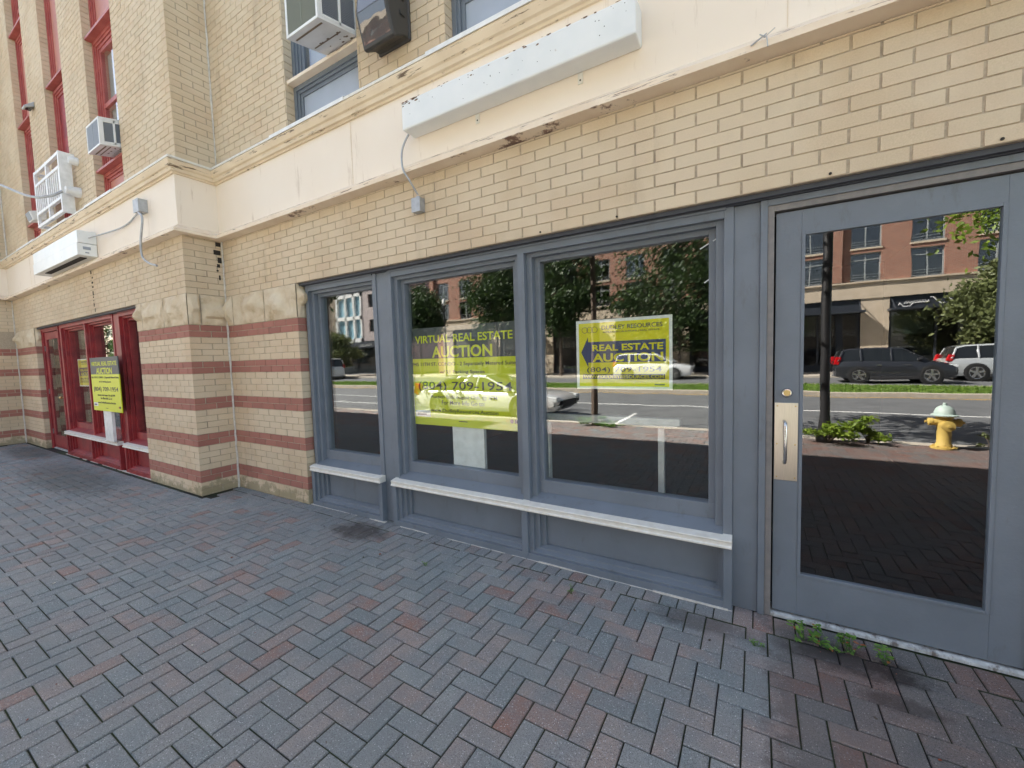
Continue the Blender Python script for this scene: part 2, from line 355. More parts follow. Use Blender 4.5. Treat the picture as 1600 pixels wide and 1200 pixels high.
for z0,z1 in ((0,S1),(S2,TOP)):
    bricks(mb,(0,YM,0),(1,0,0),(0,-1,0),XP,2.6,z0,z1,holes_m+stm,phase=.15)
    bricks(mb,(0,YL,0),(1,0,0),(0,-1,0),XQ,XP,z0,z1,holes_l+stl,phase=XP)
    bricks(mb,(XP,0,0),(0,1,0),(1,0,0),YL,YM-.006,z0,z1,[(0,9,*ST_Z)] if z0==0 else [],phase=YL+.115)
    bricks(mb,(XQ,0,0),(0,1,0),(1,0,0),YF,YL-.006,z0,z1,[(0,9,*ST_Z)] if z0==0 else [],phase=YF+.115)
bricks(mb,(0,YF,0),(1,0,0),(0,-1,0),-15.4,XQ,0,S1,[],phase=XQ)
# brick returns into the openings (left jambs, which face the camera)
for (xx,y0,y1,za,zb) in ((-4.24,YM,YM+.10,0,2.0515),(-12.30,YL,YL+.10,0,2.0515),(-4.21,YM,YM+.1,S2,6.1),(-2.10,YM,YM+.1,S2,6.1),(-8.27,YL,YL+.1,S2,8.7),(-10.22,YL,YL+.1,S2,8.7),(-12.12,YL,YL+.1,S2,8.7)):
    bricks(mb,(xx,0,0),(0,1,0),(1,0,0),y0,y1,za,zb,[],phase=y0+.0)
mb.build('brick_facing',None,bld)
mb=MB().use(M['mortar'])
d=.0055
cells(mb,XP,2.6,0,S1+.02,[(a,b,c,e) for a,b,c,e in holes_m if c<0],YM+d,.17)
cells(mb,XP,2.6,S1+.02,TOP,[h for h in holes_m if h[2]>0],YM+d,.25)
cells(mb,XQ,XP-d,0,S1+.02,[holes_l[0]],YL+d,.17)
cells(mb,XQ,XP-d,S1+.02,TOP,holes_l[1:],YL+d,.25)
mb.box(XP-.25,XP-d,YL+d+.17,YM+.3,0,S1+.02); mb.box(XP-.25,XP-d,YL+d+.25,YM+.3,S1+.02,TOP); mb.box(XQ-.25,XQ-d,YF+.3,YL+.3,0,TOP); mb.box(-40,XQ-d-.25,YF+d,YF+.3,0,TOP)
mb.box(2.6,12,YM-.003,YM+.3,0,TOP)
# hidden shell so that daylight cannot leak in, and roof/back that cast the shade
mb.box(-40,12,10,10.3,0,TOP); mb.box(-40,12,YM+.1,10.3,TOP,TOP+.25); mb.box(-40.3,-40,YF,10.3,0,TOP); mb.box(12,12.3,YM,10.3,0,TOP)
mb.box(-40,XP-.3,YL+.5,10,3.2,3.4); mb.box(XP-.25,12,YM+.5,10,3.2,3.4)
mb.build('masonry_shell',None,bld)
# coloured courses show pale mortar
mb=MB().use(M['mortar_light'])
for t in BANDS:
    z0,z1=t-2*CH,t
    mb.box(XP,-4.252,YM+.0065,YM+.03,z0,z1); mb.box(-7.2,XP-.0065,YL+.0065,YL+.03,z0,z1); mb.box(XP-.03,XP-.0065,YL+.0066,YM,z0,z1)
    mb.box(XQ,-12.312,YL+.0065,YL+.03,z0,z1); mb.box(XQ-.03,XQ-.0065,YF+.0066,YL,z0,z1)
mb.build_each('pale_mortar_bed',None,bld)
# rock faced stones
def rock(p0,ud,nd,w_,h,z,seed):
    rr=random.Random(seed); mb=MB(); n,m=22,14; p0=Vector(p0); ud=Vector(ud); nd=Vector(nd)
    from mathutils import noise as nz
    bx=[(rr.uniform(.25,.75),rr.uniform(.3,.65),rr.uniform(.14,.24),rr.uniform(.014,.026)) for _ in range(3)]
    vs=[]
    for j in range(m+1):
        for i in range(n+1):
            u=i/n; v=j/m; e=min(u*w_,(1-u)*w_,v*h,(1-v)*h); k=min(1,e/.03)
            q=nz.fractal(Vector((u*w_*7+seed*3.1,v*h*7,seed)),1.,2.,4)*.02
            for (a,b,s_,amp) in bx:
                dd=math.hypot((u-a)*w_,(v-b)*h*1.5)
                if dd<s_: q+=amp*(1-(dd/s_)**2)*(1 if v>b-.12 else .1)
            q=.004+k*max(-.002,q+.008)
            pt=p0+ud*(u*w_)+nd*q; vs.append((pt.x,pt.y,z+v*h))
    fs=[(j*(n+1)+i,j*(n+1)+i+1,(j+1)*(n+1)+i+1,(j+1)*(n+1)+i) for j in range(m) for i in range(n)]
    if ud.cross(Vector((0,0,1))).dot(nd)<0: fs=[f[::-1] for f in fs]
    mb.add(vs,fs); mb.build('stone_block',M['stone'],bld,smooth=True)
zz=ST_Z[0]+.004; hh=ST_Z[1]-ST_Z[0]-.008; g=.006
for i,(a,b) in enumerate(((XP,-5.56),(-5.56,-4.865),(-4.865,-4.24))): rock((a+g,YM,0),(1,0,0),(0,-1,0),b-a-2*g,hh,zz,i+1)
for i,(a,b) in enumerate(((-7.2,-7.01),(-7.01,-6.35),(-6.35,XP),(XQ,-13.2),(-13.2,-12.3))): rock((a+g,YL,0),(1,0,0),(0,-1,0),b-a-(2*g if b!=XP else g),hh,zz,i+11)
rock((XP,YL+.004,0),(0,1,0),(1,0,0),.125,hh,zz,21); rock((XP,2.39,0),(0,1,0),(1,0,0),.27,hh,zz,22)
rock((XQ,YF+.004,0),(0,1,0),(1,0,0),.4,hh,zz,23)
rock((-4.24,YM+.002,0),(0,1,0),(1,0,0),.1,hh,zz,24); rock((-12.3,YL+.002,0),(0,1,0),(1,0,0),.1,hh,zz,25)
# fascia, lip and cornice swept round the corners
PL=[(-40,YF),(XQ,YF),(XQ,YL),(XP,YL),(XP,YM),(12,YM)]
def sweep(name,prof,mat,closed=True):
    mb=MB(); n=len(prof); vs=[]
    for i,(x,y) in enumerate(PL):
        for (dd,z) in prof:
            if i==0: p=(x,y-dd)
            elif i==len(PL)-1: p=(x,y-dd)
            else: p=(x+dd,y-dd)
            vs.append((p[0],p[1],z))
    fs=[(i*n+k,(i+1)*n+k,(i+1)*n+(k+1)%n,i*n+(k+1)%n) for i in range(len(PL)-1) for k in range(n)]
    mb.add(vs,fs); return mb.build(name,mat,bld,norm=True,bevel=.002)
sweep('fascia_panel',[(-.05,S1+.03),(.045,S1+.03),(.045,3.75),(-.05,3.75)],M['cream'])
sweep('fascia_lip',[(-.05,S1),(.112,S1),(.114,S1+.036),(.098,S1+.045),(.06,S1+.085),(.0455,S1+.092),(-.05,S1+.092)],M['lip'])
sweep('cornice',[(-.05,3.735),(.062,3.735),(.066,3.752),(.086,3.757),(.092,3.79),(.108,3.80),(.124,3.835),(.13,3.852),(.118,3.862),(.118,3.874),(-.05,3.874)],M['tan'])
sweep('cornice_cap',[(-.05,3.876),(.124,3.876),(.124,3.9),(.03,3.935),(-.05,3.935)],M['offwhite'])
mb=MB()
for x in (-3.19,.12): mb.box(x-.001,x+.001,YM-.0475,YM-.03,S1+.09,3.735)
for x in (-9.4,-11.9): mb.box(x-.001,x+.001,YL-.0475,YL-.03,S1+.09,3.735)
mb.build_each('panel_joint',M['tan'],bld)
# window flashings
def flashing(a,b,Y):
    MB().prism([(Y-d_,z) for d_,z in ((.129,3.874),(.129,3.906),(.03,3.943),(-.09,3.943),(-.09,3.937),(.03,3.9365),(.1255,3.901),(.1255,3.874))],'x',a,b).build('window_flashing',M['flash'],bld)
for a,b in ((-4.34,-3.17),(-2.2,-.92)): flashing(a,b,YM)
for a,b in ((-8.33,-7.28),(-10.6,-9.2),(-12.3,-11.1)): flashing(a,b,YL)
# sealant lines in the inner corners
def seal(x,y,z0,z1,r,seed):
    rr=random.Random(seed); n=int((z1-z0)/.07)+2; MB().tube([(x+rr.uniform(-.004,.006),y-rr.uniform(0,.004),z0+(z1-z0)*i/(n-1)) for i in range(n)],[r*rr.uniform(.7,1.25) for _ in range(n)],7).build('sealant_bead',M['caulk'],bld,smooth=True)
seal(XP+.006,YM-.006,0,S1,.011,1); seal(XP+.005,YM-.005,S2,TOP,.009,2); seal(XQ+.006,YL-.006,0,S1,.012,3); seal(XQ+.006,YL-.006,S2,TOP,.012,4)
# tar stains in the mortar joints
mb=MB(); rr=random.Random(5)
for (x,y,nx,zt,zb,wd) in ((XP+.004,2.60,1,3.07,2.66,.08),(-8.78,YL-.004,0,3.07,2.45,.07)):
    z=zt
    while z>zb:
        h=rr.uniform(.015,.07); k=(z-zb)/(zt-zb); ww=wd*(.25+.75*k)*rr.uniform(.5,1); o=rr.uniform(-.02,.02)
        if nx: mb.box(x-.012,x+.0008,y+o-ww*.2,min(y+o+ww,YM-.02),z-h,z)
        else: mb.box(x+o-ww/2,x+o+ww/2,y+.001,y+.012,z-h,z)
        z-=h+rr.uniform(.01,.05)
mb.build_each('tar_stain',M['stain'],bld,bevel=.002)
# ---------------------------------------------------------------- shopfronts
def shop_window(parent,xl,xr,muls,Yb,mat,flatmat,lj,rj):
    """cased window on a panelled base. muls: centres of mullions"""
    fr=MB(); y1,y2,y3,yg=Yb+.078,Yb+.115,Yb+.16,Yb+.19
    z0,z1=.40,2.385
    fr.box(xl,xl+.05,y1,yg+.06,z0,z1); fr.box(xr-.05,xr,y1,yg+.06,z0,z1)
    fr.box(xl+.05,xr-.05,y1+.001,yg+.06,2.328,z1-.001)
    fr.box(xl+.04,xr-.04,y1-.012,y1+.0,2.372,2.388)
    bays=[]; e=[xl+.05]+sum([[m-.028,m+.028] for m in muls],[])+[xr-.05]
    for m in muls: fr.box(m-.028,m+.028,y1-.004,yg+.06,z0,2.33)
    for i in range(0,len(e),2):
        a,b=e[i],e[i+1]
        fr.box(a,a+.045,y2,yg+.055,z0,2.329); fr.box(b-.045,b,y2,yg+.055,z0,2.329); fr.box(a+.045,b-.045,y2+.001,yg+.055,2.300,2.329)
        fr.box(a+.045,a+.088,y3,yg+.05,z0,2.301); fr.box(b-.088,b-.045,y3,yg+.05,z0,2.301)
        fr.box(a+.088,b-.088,y3+.001,yg+.05,2.268,2.301); fr.box(a+.045,b-.045,y3-.004,yg+.05,.50,.598)
        fr.prism([(y1-.02,.40),(y1-.02,.447),(y3+.003,.503),(yg+.05,.503),(yg+.05,.40)],'x',a,b)
        fr.prism([(y1+.01,.447),(y1+.01,.462),(y2+.01,.478),(y2+.03,.46)],'x',a+.002,b-.002)
        bays.append((a+.088,b-.088))
    f=fr.build('window_frame',mat,parent,bevel=.0022)
    for a,b in bays:
        MB().add([(a-.01,yg,.58),(b+.01,yg,.58),(b+.01,yg,2.285),(a-.01,yg,2.285)],[(0,1,2,3)]).add([(a-.01,yg+.016,.58),(b+.01,yg+.016+(b-a)*.0014,.58),(b+.01,yg+.0175+(b-a)*.0014,2.285),(a-.01,yg+.0175,2.285)],[(0,1,2,3)]).build('window_pane',M['glass2'],parent)
    # base
    bs=MB(); yb=Yb+.028; ee=[xl]+muls+[xr]
    bs.box(xl-.005,xr+.003,yb+.10,yb+.16,0,.40)
    bs.box(xl-.004,xl+.045,yb,yb+.11,0,.388); bs.box(xr-.045,xr+.002,yb,yb+.11,0,.388)
    for m in muls: bs.box(m-.026,m+.026,yb-.003,yb+.11,.02,.388)
    bs.box(xl+.045,xr-.045,yb+.001,yb+.11,0,.05); bs.box(xl+.045,xr-.045,yb+.001,yb+.11,.372,.387)
    for a,b in zip(ee,ee[1:]):
        a+=.026 if a!=xl else .045; b-=.026 if b!=xr else .045
        for k,(dy,dz) in enumerate(((.025,.0),(.05,.022),(.075,.044))):
            bs.box(a,a+.04*(k+1),yb+dy+.0005*k,yb+.11,.05+dz*.5,.372); bs.box(b-.014*(k+1),b,yb+dy+.0005*k,yb+.11,.05+dz*.5,.372)
        bs.prism([(yb+.02,.05),(yb+.02,.062),(yb+.05,.078),(yb+.05,.088),(yb+.085,.108),(yb+.11,.108),(yb+.11,.05)],'x',a,b)
    bs.build('panelled_base',mat,parent,bevel=.002)
    sl=MB(); sl.prism([(Yb+.004,.386),(Yb+.0,.39),(Yb+.0,.399),(Yb+.008,.403),(Yb+.008,.424),(Yb+.002,.43),(Yb+.006,.437),(Yb+.062,.449),(Yb+.085,.449),(Yb+.085,.386)],'x',xl+.006,xr+.001)
    sl.build('window_sill',M['offwhite'],parent,bevel=.0015)
def shopfront(label,Yb,mat,boxes,pillars,door,hand,xa,xb):
    p=shell('shopfront',bld); p['label']=label
    for (xl,xr,mu) in boxes: shop_window(p,xl,xr,mu,Yb,mat,None,0,0)
    for (a,b) in pillars: MB().box(a,b,Yb+.088,Yb+.25,0,2.383).build('pillar',mat,p,bevel=.003)
    mb=MB(); mb.box(xa,xb,Yb+.03,Yb+.26,2.389,2.414); mb.box(xa,xb,Yb+.06,Yb+.1,2.384,2.3885); mb.build('shopfront',M['graydark'],into=p)
    mb=MB(); rr=random.Random(9)
    x=xa if mat is M['gray'] else door[1]+.07; xe=-.12 if mat is M['gray'] else xb
    while x<xe: 
        l=rr.uniform(.04,.25); h=rr.uniform(.001,.007)
        if rr.random()<.7: mb.box(x,min(x+l,xe),Yb+.024-h,Yb+.05,-.004,h)
        x+=l
    mb.build_each('mortar_fillet',M['caulk'],p)
    # door: x0..x1 leaf
    x0,x1=door; yd=Yb+.105; jm=MB()
    jm.box(x0-.075,x0-.041,Yb+.072,Yb+.2,0,2.383); jm.box(x1+.041,x1+.075,Yb+.072,Yb+.2,0,2.383); jm.box(x0-.041,x1+.041,Yb+.074,Yb+.2,2.35,2.383)
    jm.build('door_frame',mat,p,bevel=.002)
    jm=MB(); jm.box(x0-.041,x0-.009,Yb+.082,Yb+.2,0.0,2.35); jm.box(x1+.009,x1+.041,Yb+.082,Yb+.2,0,2.35); jm.box(x0-.009,x1+.009,Yb+.084,Yb+.2,2.317,2.35)
    jm.build('door_stop',M['jamb'] if mat is M['gray'] else mat,p,bevel=.002)
    MB().prism([(Yb+.084,0),(Yb+.086,.016),(Yb+.1,.024),(Yb+.2,.026),(Yb+.2,0)],'x',x0-.07,x1+.07).build('threshold',M['sillmetal'],p,bevel=.002)
    gx0,gx1,gz0,gz1=x0+.118,x1-.118,.262,2.188
    dr=None
    MBd=MB()
    MBd.box(x0,gx0,yd,yd+.045,.034,2.308); MBd.box(gx1,x1,yd,yd+.045,.034,2.308); MBd.box(gx0,gx1,yd+.0003,yd+.045,.034,gz0); MBd.box(gx0,gx1,yd+.0003,yd+.045,gz1,2.308)
    k=.016
    MBd.box(gx0,gx0+k,yd-.004,yd+.03,gz0,gz1); MBd.box(gx1-k,gx1,yd-.004,yd+.03,gz0,gz1); MBd.box(gx0+k,gx1-k,yd-.0038,yd+.03,gz0,gz0+k); MBd.box(gx0+k,gx1-k,yd-.0038,yd+.03,gz1-k,gz1)
    return p,dr,MBd,(x0,x1,gx0,gx1,gz0,gz1,yd)
pr,dr,mdb,D_=shopfront('slate gray shopfront with yellow signs behind its glass',YM,M['gray'],[(-4.205,-3.105,[]),(-2.955,-.12,[-1.53])],[(-3.105,-2.955),(-.12,.012)],(.087,1.083),'l',-4.24,1.30)
def finish_door(p,dr,mdb,D_,mat,hand):
    x0,x1,gx0,gx1,gz0,gz1,yd=D_; leaf=mdb.build('glass_door',mat,p,bevel=.0018)
    MB().add([(gx0+.01,yd+.012,gz0+.01),(gx1-.01,yd+.012,gz0+.01),(gx1-.01,yd+.012,gz1-.01),(gx0+.01,yd+.012,gz1-.01)],[(0,1,2,3)]).build('door_pane',M['glass'],p)
    return yd
yd=finish_door(pr,dr,mdb,D_,M['gray'],0)
# pull plate, handle, lock
MB().box(.089,.2,yd-.003,yd+.001,.812,1.256).build('push_plate',M['steel'],pr,bevel=.001)
mb=MB()
for x in (.102,.188):
    for z in (.83,1.02,1.238): mb.lathe([(.0045,-.001),(.0045,.0005),(.002,.002)],(x,yd-.003,z),'y',8)
mb.v=[(a,2*(yd-.003)-b,c) for a,b,c in mb.v]; mb.build_each('screw',M['brass'],pr)
hp=[(.135,yd-.004,1.152),(.137,yd-.03,1.152),(.139,yd-.048,1.145),(.14,yd-.055,1.13),(.14,yd-.055,.94),(.139,yd-.048,.925),(.137,yd-.03,.918),(.135,yd-.004,.918)]
MB().tube(hp,.0085,12).build('pull_handle',M['chrome'],pr,smooth=True)
mb=MB().use(M['chrome']); mb.lathe([(.027,0),(.027,-.006),(.022,-.014),(.018,-.015)],(.146,yd,1.313),'y',20); mb.use(M['brass']).lathe([(.0165,0),(.0165,-.018),(.003,-.0182)],(.146,yd,1.313),'y',16)
mb.build('lock_cylinder',None,pr,smooth=True,norm=True)
pl,dr,mdb,D_=shopfront('dark red shopfront with door at its far end',YL,M['redpaint'],[(-8.17,-7.20,[]),(-11.02,-8.38,[-9.66])],[(-8.38,-8.17),(-11.13,-11.02)],(-12.18,-11.20),'r',-12.30,-7.20)
y_=finish_door(pl,dr,mdb,D_,M['redpaint'],0)
mb=MB(); mb.lathe([(.01,0),(.01,-.03),(.026,-.04),(.03,-.055),(.02,-.07)],(-11.27,y_,1.05),'y',14); mb.build('door_knob',M['brass'],pl,smooth=True,norm=True)
mb=MB()
for z in (.35,1.15,2.0): mb.tube([(-12.184,y_-.006,z-.05),(-12.184,y_-.006,z+.05)],.008,8)
mb.build_each('hinge',M['jamb'],pl)
# rooms behind the glass
mb=MB()
for (a,b,y0) in ((-4.5,1.6,YM+.42),(-12.6,-6.9,YL+.42)):
    mb.box(a,b,y0-.1,y0+5.2,-.05,.002); mb.box(a,b,y0+5,y0+5.2,0,3.0); mb.box(a-.1,a,y0-.15,y0+5.2,0,3.0); mb.box(b,b+.1,y0-.15,y0+5.2,0,3.0); mb.box(a,b,y0-.15,y0+5.2,2.8,3.0)
mb.build('interior_room',M['interior'],bld)
# ---------------------------------------------------------------- upper windows
def upper(x0,x1,Yb,segs,fm,sill=(4.445,4.487),depth=.09,silm=None):
    """segs: (z0,z1,kind,panelmat)"""
    y=Yb+depth; fr=MB(); p=shell('upper_window',bld)
    for (z0,z1,kind,pm) in segs:
        w_=.045
        for k,(o,dy) in enumerate(((0,0),(w_*.8,.016),(w_*1.6,.032))):
            t=w_ if k==0 else w_*.8
            fr.box(x0+o,x0+o+t,y+dy,y+.12,z0,z1); fr.box(x1-o-t,x1-o,y+dy,y+.12,z0,z1); fr.box(x0+o+t,x1-o-t,y+dy+.0005,y+.12,z1-o-t,z1-o)
        a,b=x0+.106,x1-.106
        if kind=='panel': MB().box(a,b,y+.045,y+.12,z0,z1-.1).build('spandrel_panel',pm,p)
        elif kind=='solid': MB().box(a,b,y+.045,y+.12,z0,z1-.1).box(a+.3,a+.33,y+.035,y+.05,z0,z1-.1).build('door_panel',pm,p)
        else:
            zm=(z0+z1)/2
            fr.box(a,b,y+.042,y+.12,zm-.03,zm+.03); fr.box(a,a+.04,y+.044,y+.12,z0,z1-.11); fr.box(b-.04,b,y+.044,y+.12,z0,z1-.11); fr.box(a,b,y+.0445,y+.12,z1-.16,z1-.11); fr.box(a,b,y+.0445,y+.12,z0,z0+.05)
            MB().add([(a,y+.06,z0),(b,y+.06,z0),(b,y+.06,z1-.1),(a,y+.06,z1-.1)],[(0,1,2,3)]).build('window_pane',M['glass'],p)
            MB().box(a,b,y+.125,y+.135,z0,z1-.1).build('roller_blind',pm,p)
    fr.build('upper_window',fm,into=p,bevel=.002)
    mb=MB()
    for (z0,z1,kind,pm) in segs[1:]: mb.prism([(Yb+.018,z0-.045),(Yb+.018,z0-.012),(y+.1,z0-.0),(y+.1,z0-.045)],'x',x0-.0,x1)
    mb.build_each('transom_sill',silm or fm,p,bevel=.003)
M['blind']=flat('gray_blind',(.3,.32,.34),.8)
for (a,b) in ((-4.21,-3.11),(-2.10,-1.0),(0,1.1)):
    upper(a,b,YM,[(3.935,4.445,'panel',M['panelblue']),(4.49,6.1,'glass',M['blind'])],M['gray'],silm=M['lip'])
upper(-8.27,-7.23,YL,[(3.935,4.40,'panel',M['rose']),(4.445,6.24,'glass',M['blind']),(6.285,7.8,'panel',M['rose']),(7.845,8.7,'glass',M['blind'])],M['salmon'],depth=.095)
upper(-10.22,-9.28,YL,[(3.935,6.22,'solid',M['redpaint']),(6.285,8.7,'panel',M['rose'])],M['salmon'],depth=.095)
upper(-12.12,-11.2,YL,[(3.935,4.33,'panel',M['rose']),(4.375,6.15,'glass',M['blind']),(6.2,7.8,'panel',M['rose']),(7.85,8.7,'glass',M['blind'])],M['salmon'],depth=.095)
# ---------------------------------------------------------------- paving, kerb, road
def paving():
    mb=MB().use(M['paver']); a=.1016; j=.0032
    def pv(x0,x1,y0,y1):
        z=R.uniform(-.002,.0012); tx=R.uniform(-.0014,.0014); ty=R.uniform(-.0014,.0014); c=.0042
        if y0<-1.2 or x0<-9: c=.004
        vs=[(x0+j,y0+j,-.012),(x1-j,y0+j,-.012),(x1-j,y1-j,-.012),(x0+j,y1-j,-.012),
            (x0+j,y0+j,z-.004),(x1-j,y0+j,z-.004),(x1-j,y1-j,z-.004),(x0+j,y1-j,z-.004),
            (x0+j+c,y0+j+c,z-tx-ty),(x1-j-c,y0+j+c,z+tx-ty),(x1-j-c,y1-j-c,z+tx+ty),(x0+j+c,y1-j-c,z-tx+ty)]
        # redder towards the right hand end by the door
        q=R.random(); xm=(x0+x1)/2
        if xm>-1.5 and R.random()<.3*min(1,(xm+1.5)/1.6): q=R.uniform(.62,1)
        if xm<-1.8 and R.random()<.45: q=R.uniform(0,.5)
        if y0<-1.0 and R.random()<.85: q=R.uniform(.85,1)
        mb.add(vs,[(8,9,10,11),(4,5,9,8),(5,6,10,9),(6,7,11,10),(7,4,8,11),(0,1,5,4),(1,2,6,5),(2,3,7,6),(3,0,4,7)],q)
    X0=-1.464; Y0=1.249       # a horizontal paver starts here (cell sum 0 mod 4)
    i0=int((-20-X0)/a); i1=int((4.6-X0)/a)+1; j0=int((-3.2-Y0)/a)-1; j1=int((2.8-Y0)/a)
    def ylim(x): return YM-.09 if x>XP-.02 else (YL-.03 if x>XQ else YF-.03)
    for jj in range(j0,j1+1):
        for ii in range(i0,i1+1):
            k=(ii+jj)%4; x=X0+ii*a; y=Y0+jj*a
            if k==0: x0,x1,y0,y1=x,x+2*a,y,y+a
            elif k==2: x0,x1,y0,y1=x,x+a,y,y+2*a
            else: continue
            yl=min(ylim(x0),ylim(x1))
            y1=min(y1,yl); y0=max(y0,-3.2)
            if y1-y0>.022: pv(x0,x1,y0,y1)
    x=XP+.012
    while x<4.4:
        pv(x,x+a,YM-.09,YM+.012 if x<-4.3 else (YM+.095 if x<0 else YM+.074)); x+=a
    mb.use(M['joint']).box(-20.2,4.8,-3.2,2.9,-.2,-.0085)
    mb.use(M['paver']); mb.box(-60,-20.2,-3.2,2.9,-.2,-.001,.4); mb.box(4.8,40,-3.2,2.9,-.2,-.001,.6)
    return mb.build('sidewalk')
tag(paving(),kind='structure')
tag(MB().box(-300,300,-300,60,-.6,-.2).build('ground',M['asphalt']),kind='structure')
tag(MB().box(-300,120,-12.35,-3.45,-.3,-.12).box(-300,120,-23.5,-16.25,-.3,-.12).build('road',M['asphalt']),kind='structure')
tag(MB().box(-60,40,-3.45,-3.2,-.3,.0).build('kerb',M['concrete'],bevel=.02),kind='structure')
tag(MB().box(-300,120,-12.55,-12.35,-.3,.04).box(-300,120,-16.25,-16.1,-.3,.04).build('median_kerb',M['concrete'],bevel=.02),kind='structure')
tag(MB().box(-300,120,-16.1,-12.55,-.3,.02).build('median',M['grass']),kind='structure')
mb=MB(); rr=random.Random(3)
for _ in range(26000):
    x=rr.uniform(-34,9); y=rr.uniform(-16.1,-12.56); h=rr.uniform(.04,.1); a=rr.uniform(0,3.14); q=.02
    mb.add([(x-q*math.cos(a),y-q*math.sin(a),.018),(x+q*math.cos(a),y+q*math.sin(a),.018),(x+rr.uniform(-.03,.03),y+rr.uniform(-.03,.03),.02+h)],[(0,1,2)],rr.random())
M['blade']=leafmat('grass_blades',(.09,.17,.02),(.22,.34,.05))
tag(mb.build('median_grass',M['blade']),kind='stuff')
mb=MB().use(M['roadwhite']); mb.box(-300,120,-8.08,-7.95,-.119,-.1155); 
for x in (-22,-15.6,-9.6,-3.0,9.4): mb.box(x,x+.1,-6.1,-3.47,-.119,-.1155)
mb.box(-300,-11,-5.7,-5.6,-.119,-.1155)
mb.use(M['roadyellow']); mb.box(-300,120,-12.2,-12.1,-.119,-.1155); mb.box(-300,120,-16.6,-16.5,-.119,-.1155)
tag(mb.build('road_markings'),kind='structure')
tag(MB().box(-300,120,-29.0,-23.65,-.3,.0).build('far_sidewalk',M['concrete']),kind='structure')
tag(MB().box(-300,120,-23.65,-23.5,-.3,.0).build('far_kerb',M['concrete'],bevel=.02),kind='structure')
# ---------------------------------------------------------------- signs
def auction_sign(x0,x1,z0,z1,y,post,label,parent_loc=None):
    t=thing('auction_sign',((x0+x1)/2,y,post[2]),label,'sign','auction boards')
    W=x1-x0; H=z1-z0; zb=z1-.315*H; cx=(x0+x1)/2; yf=y
    MB().use(M['yellow']).box(x0,x1,yf,yf+.012,z0,zb).use(M['charcoal']).box(x0,x1,yf,yf+.012,zb,z1).build('board',None,t)
    MB().box(post[0],post[1],yf+.013,yf+.05,post[2],z0+.2).build('post',M['white'],t,bevel=.002)
    e=yf-.0012
    T=lambda s,zc,w_,h,m=M['ink'],b=0,dx=0: text(s,.1,cx+dx*W,e,z0+zc*H-h*H/2,m,t,width=w_*W,height=h*H,bold=b)
    T('VIRTUAL REAL ESTATE',.885,.90,.078,M['yellow'],.0016)
    T('AUCTION',.755,.56,.115,M['yellow'],.0026)
    T('945 11TH ST. CONDO - 2 Separately Metered Suites',.635,.97,.047,M['ink'],.001)
    T('w/ 21 Parking Spaces',.555,.42,.042,M['ink'],.001)
    T('(804) 709-1954',.425,.87,.105,M['ink'],.0008)
    T('Auction Ends August 12th, @ 2PM',.305,.62,.046,M['ink'],.0005)
    T('For More Info Go to:',.24,.40,.043,M['ink'],.0005)
    T('www.DudleyResources.Auction',.165,.63,.047,M['ink'],.0008)
    mb=MB().use(M['white']); mb.box(x0+.03,x0+.03+.155*W,e-.001,e,z0+.085*H,z0+.15*H); mb.use(M['navy']); mb.box(x0+.05,x0+.05+.1*W,e-.002,e-.001,z0+.1*H,z0+.125*H)
    mb.use(M['ink']); mb.box(cx-.04*W,cx+.04*W,e-.001,e,z0+.052*H,z0+.06*H)
    for k,m in enumerate((M['yellow2'],M['red'],M['ink'])): mb.use(m).lathe([(.018,0),(.018,.0008)],(x1-.13+.042*k,e-.001,z0+.09*H),'y',12)
    mb.build('small_logos',None,t); return t
auction_sign(-2.835,-1.648,.948,1.852,2.9,(-2.378,-2.032,.40),'large yellow auction board on a white post, inside the middle window of the gray shopfront')
auction_sign(-9.09,-7.905,.918,1.742,2.215,(-8.735,-8.40,.452),'large yellow auction board on a white post, outside on the red shopfront sill')
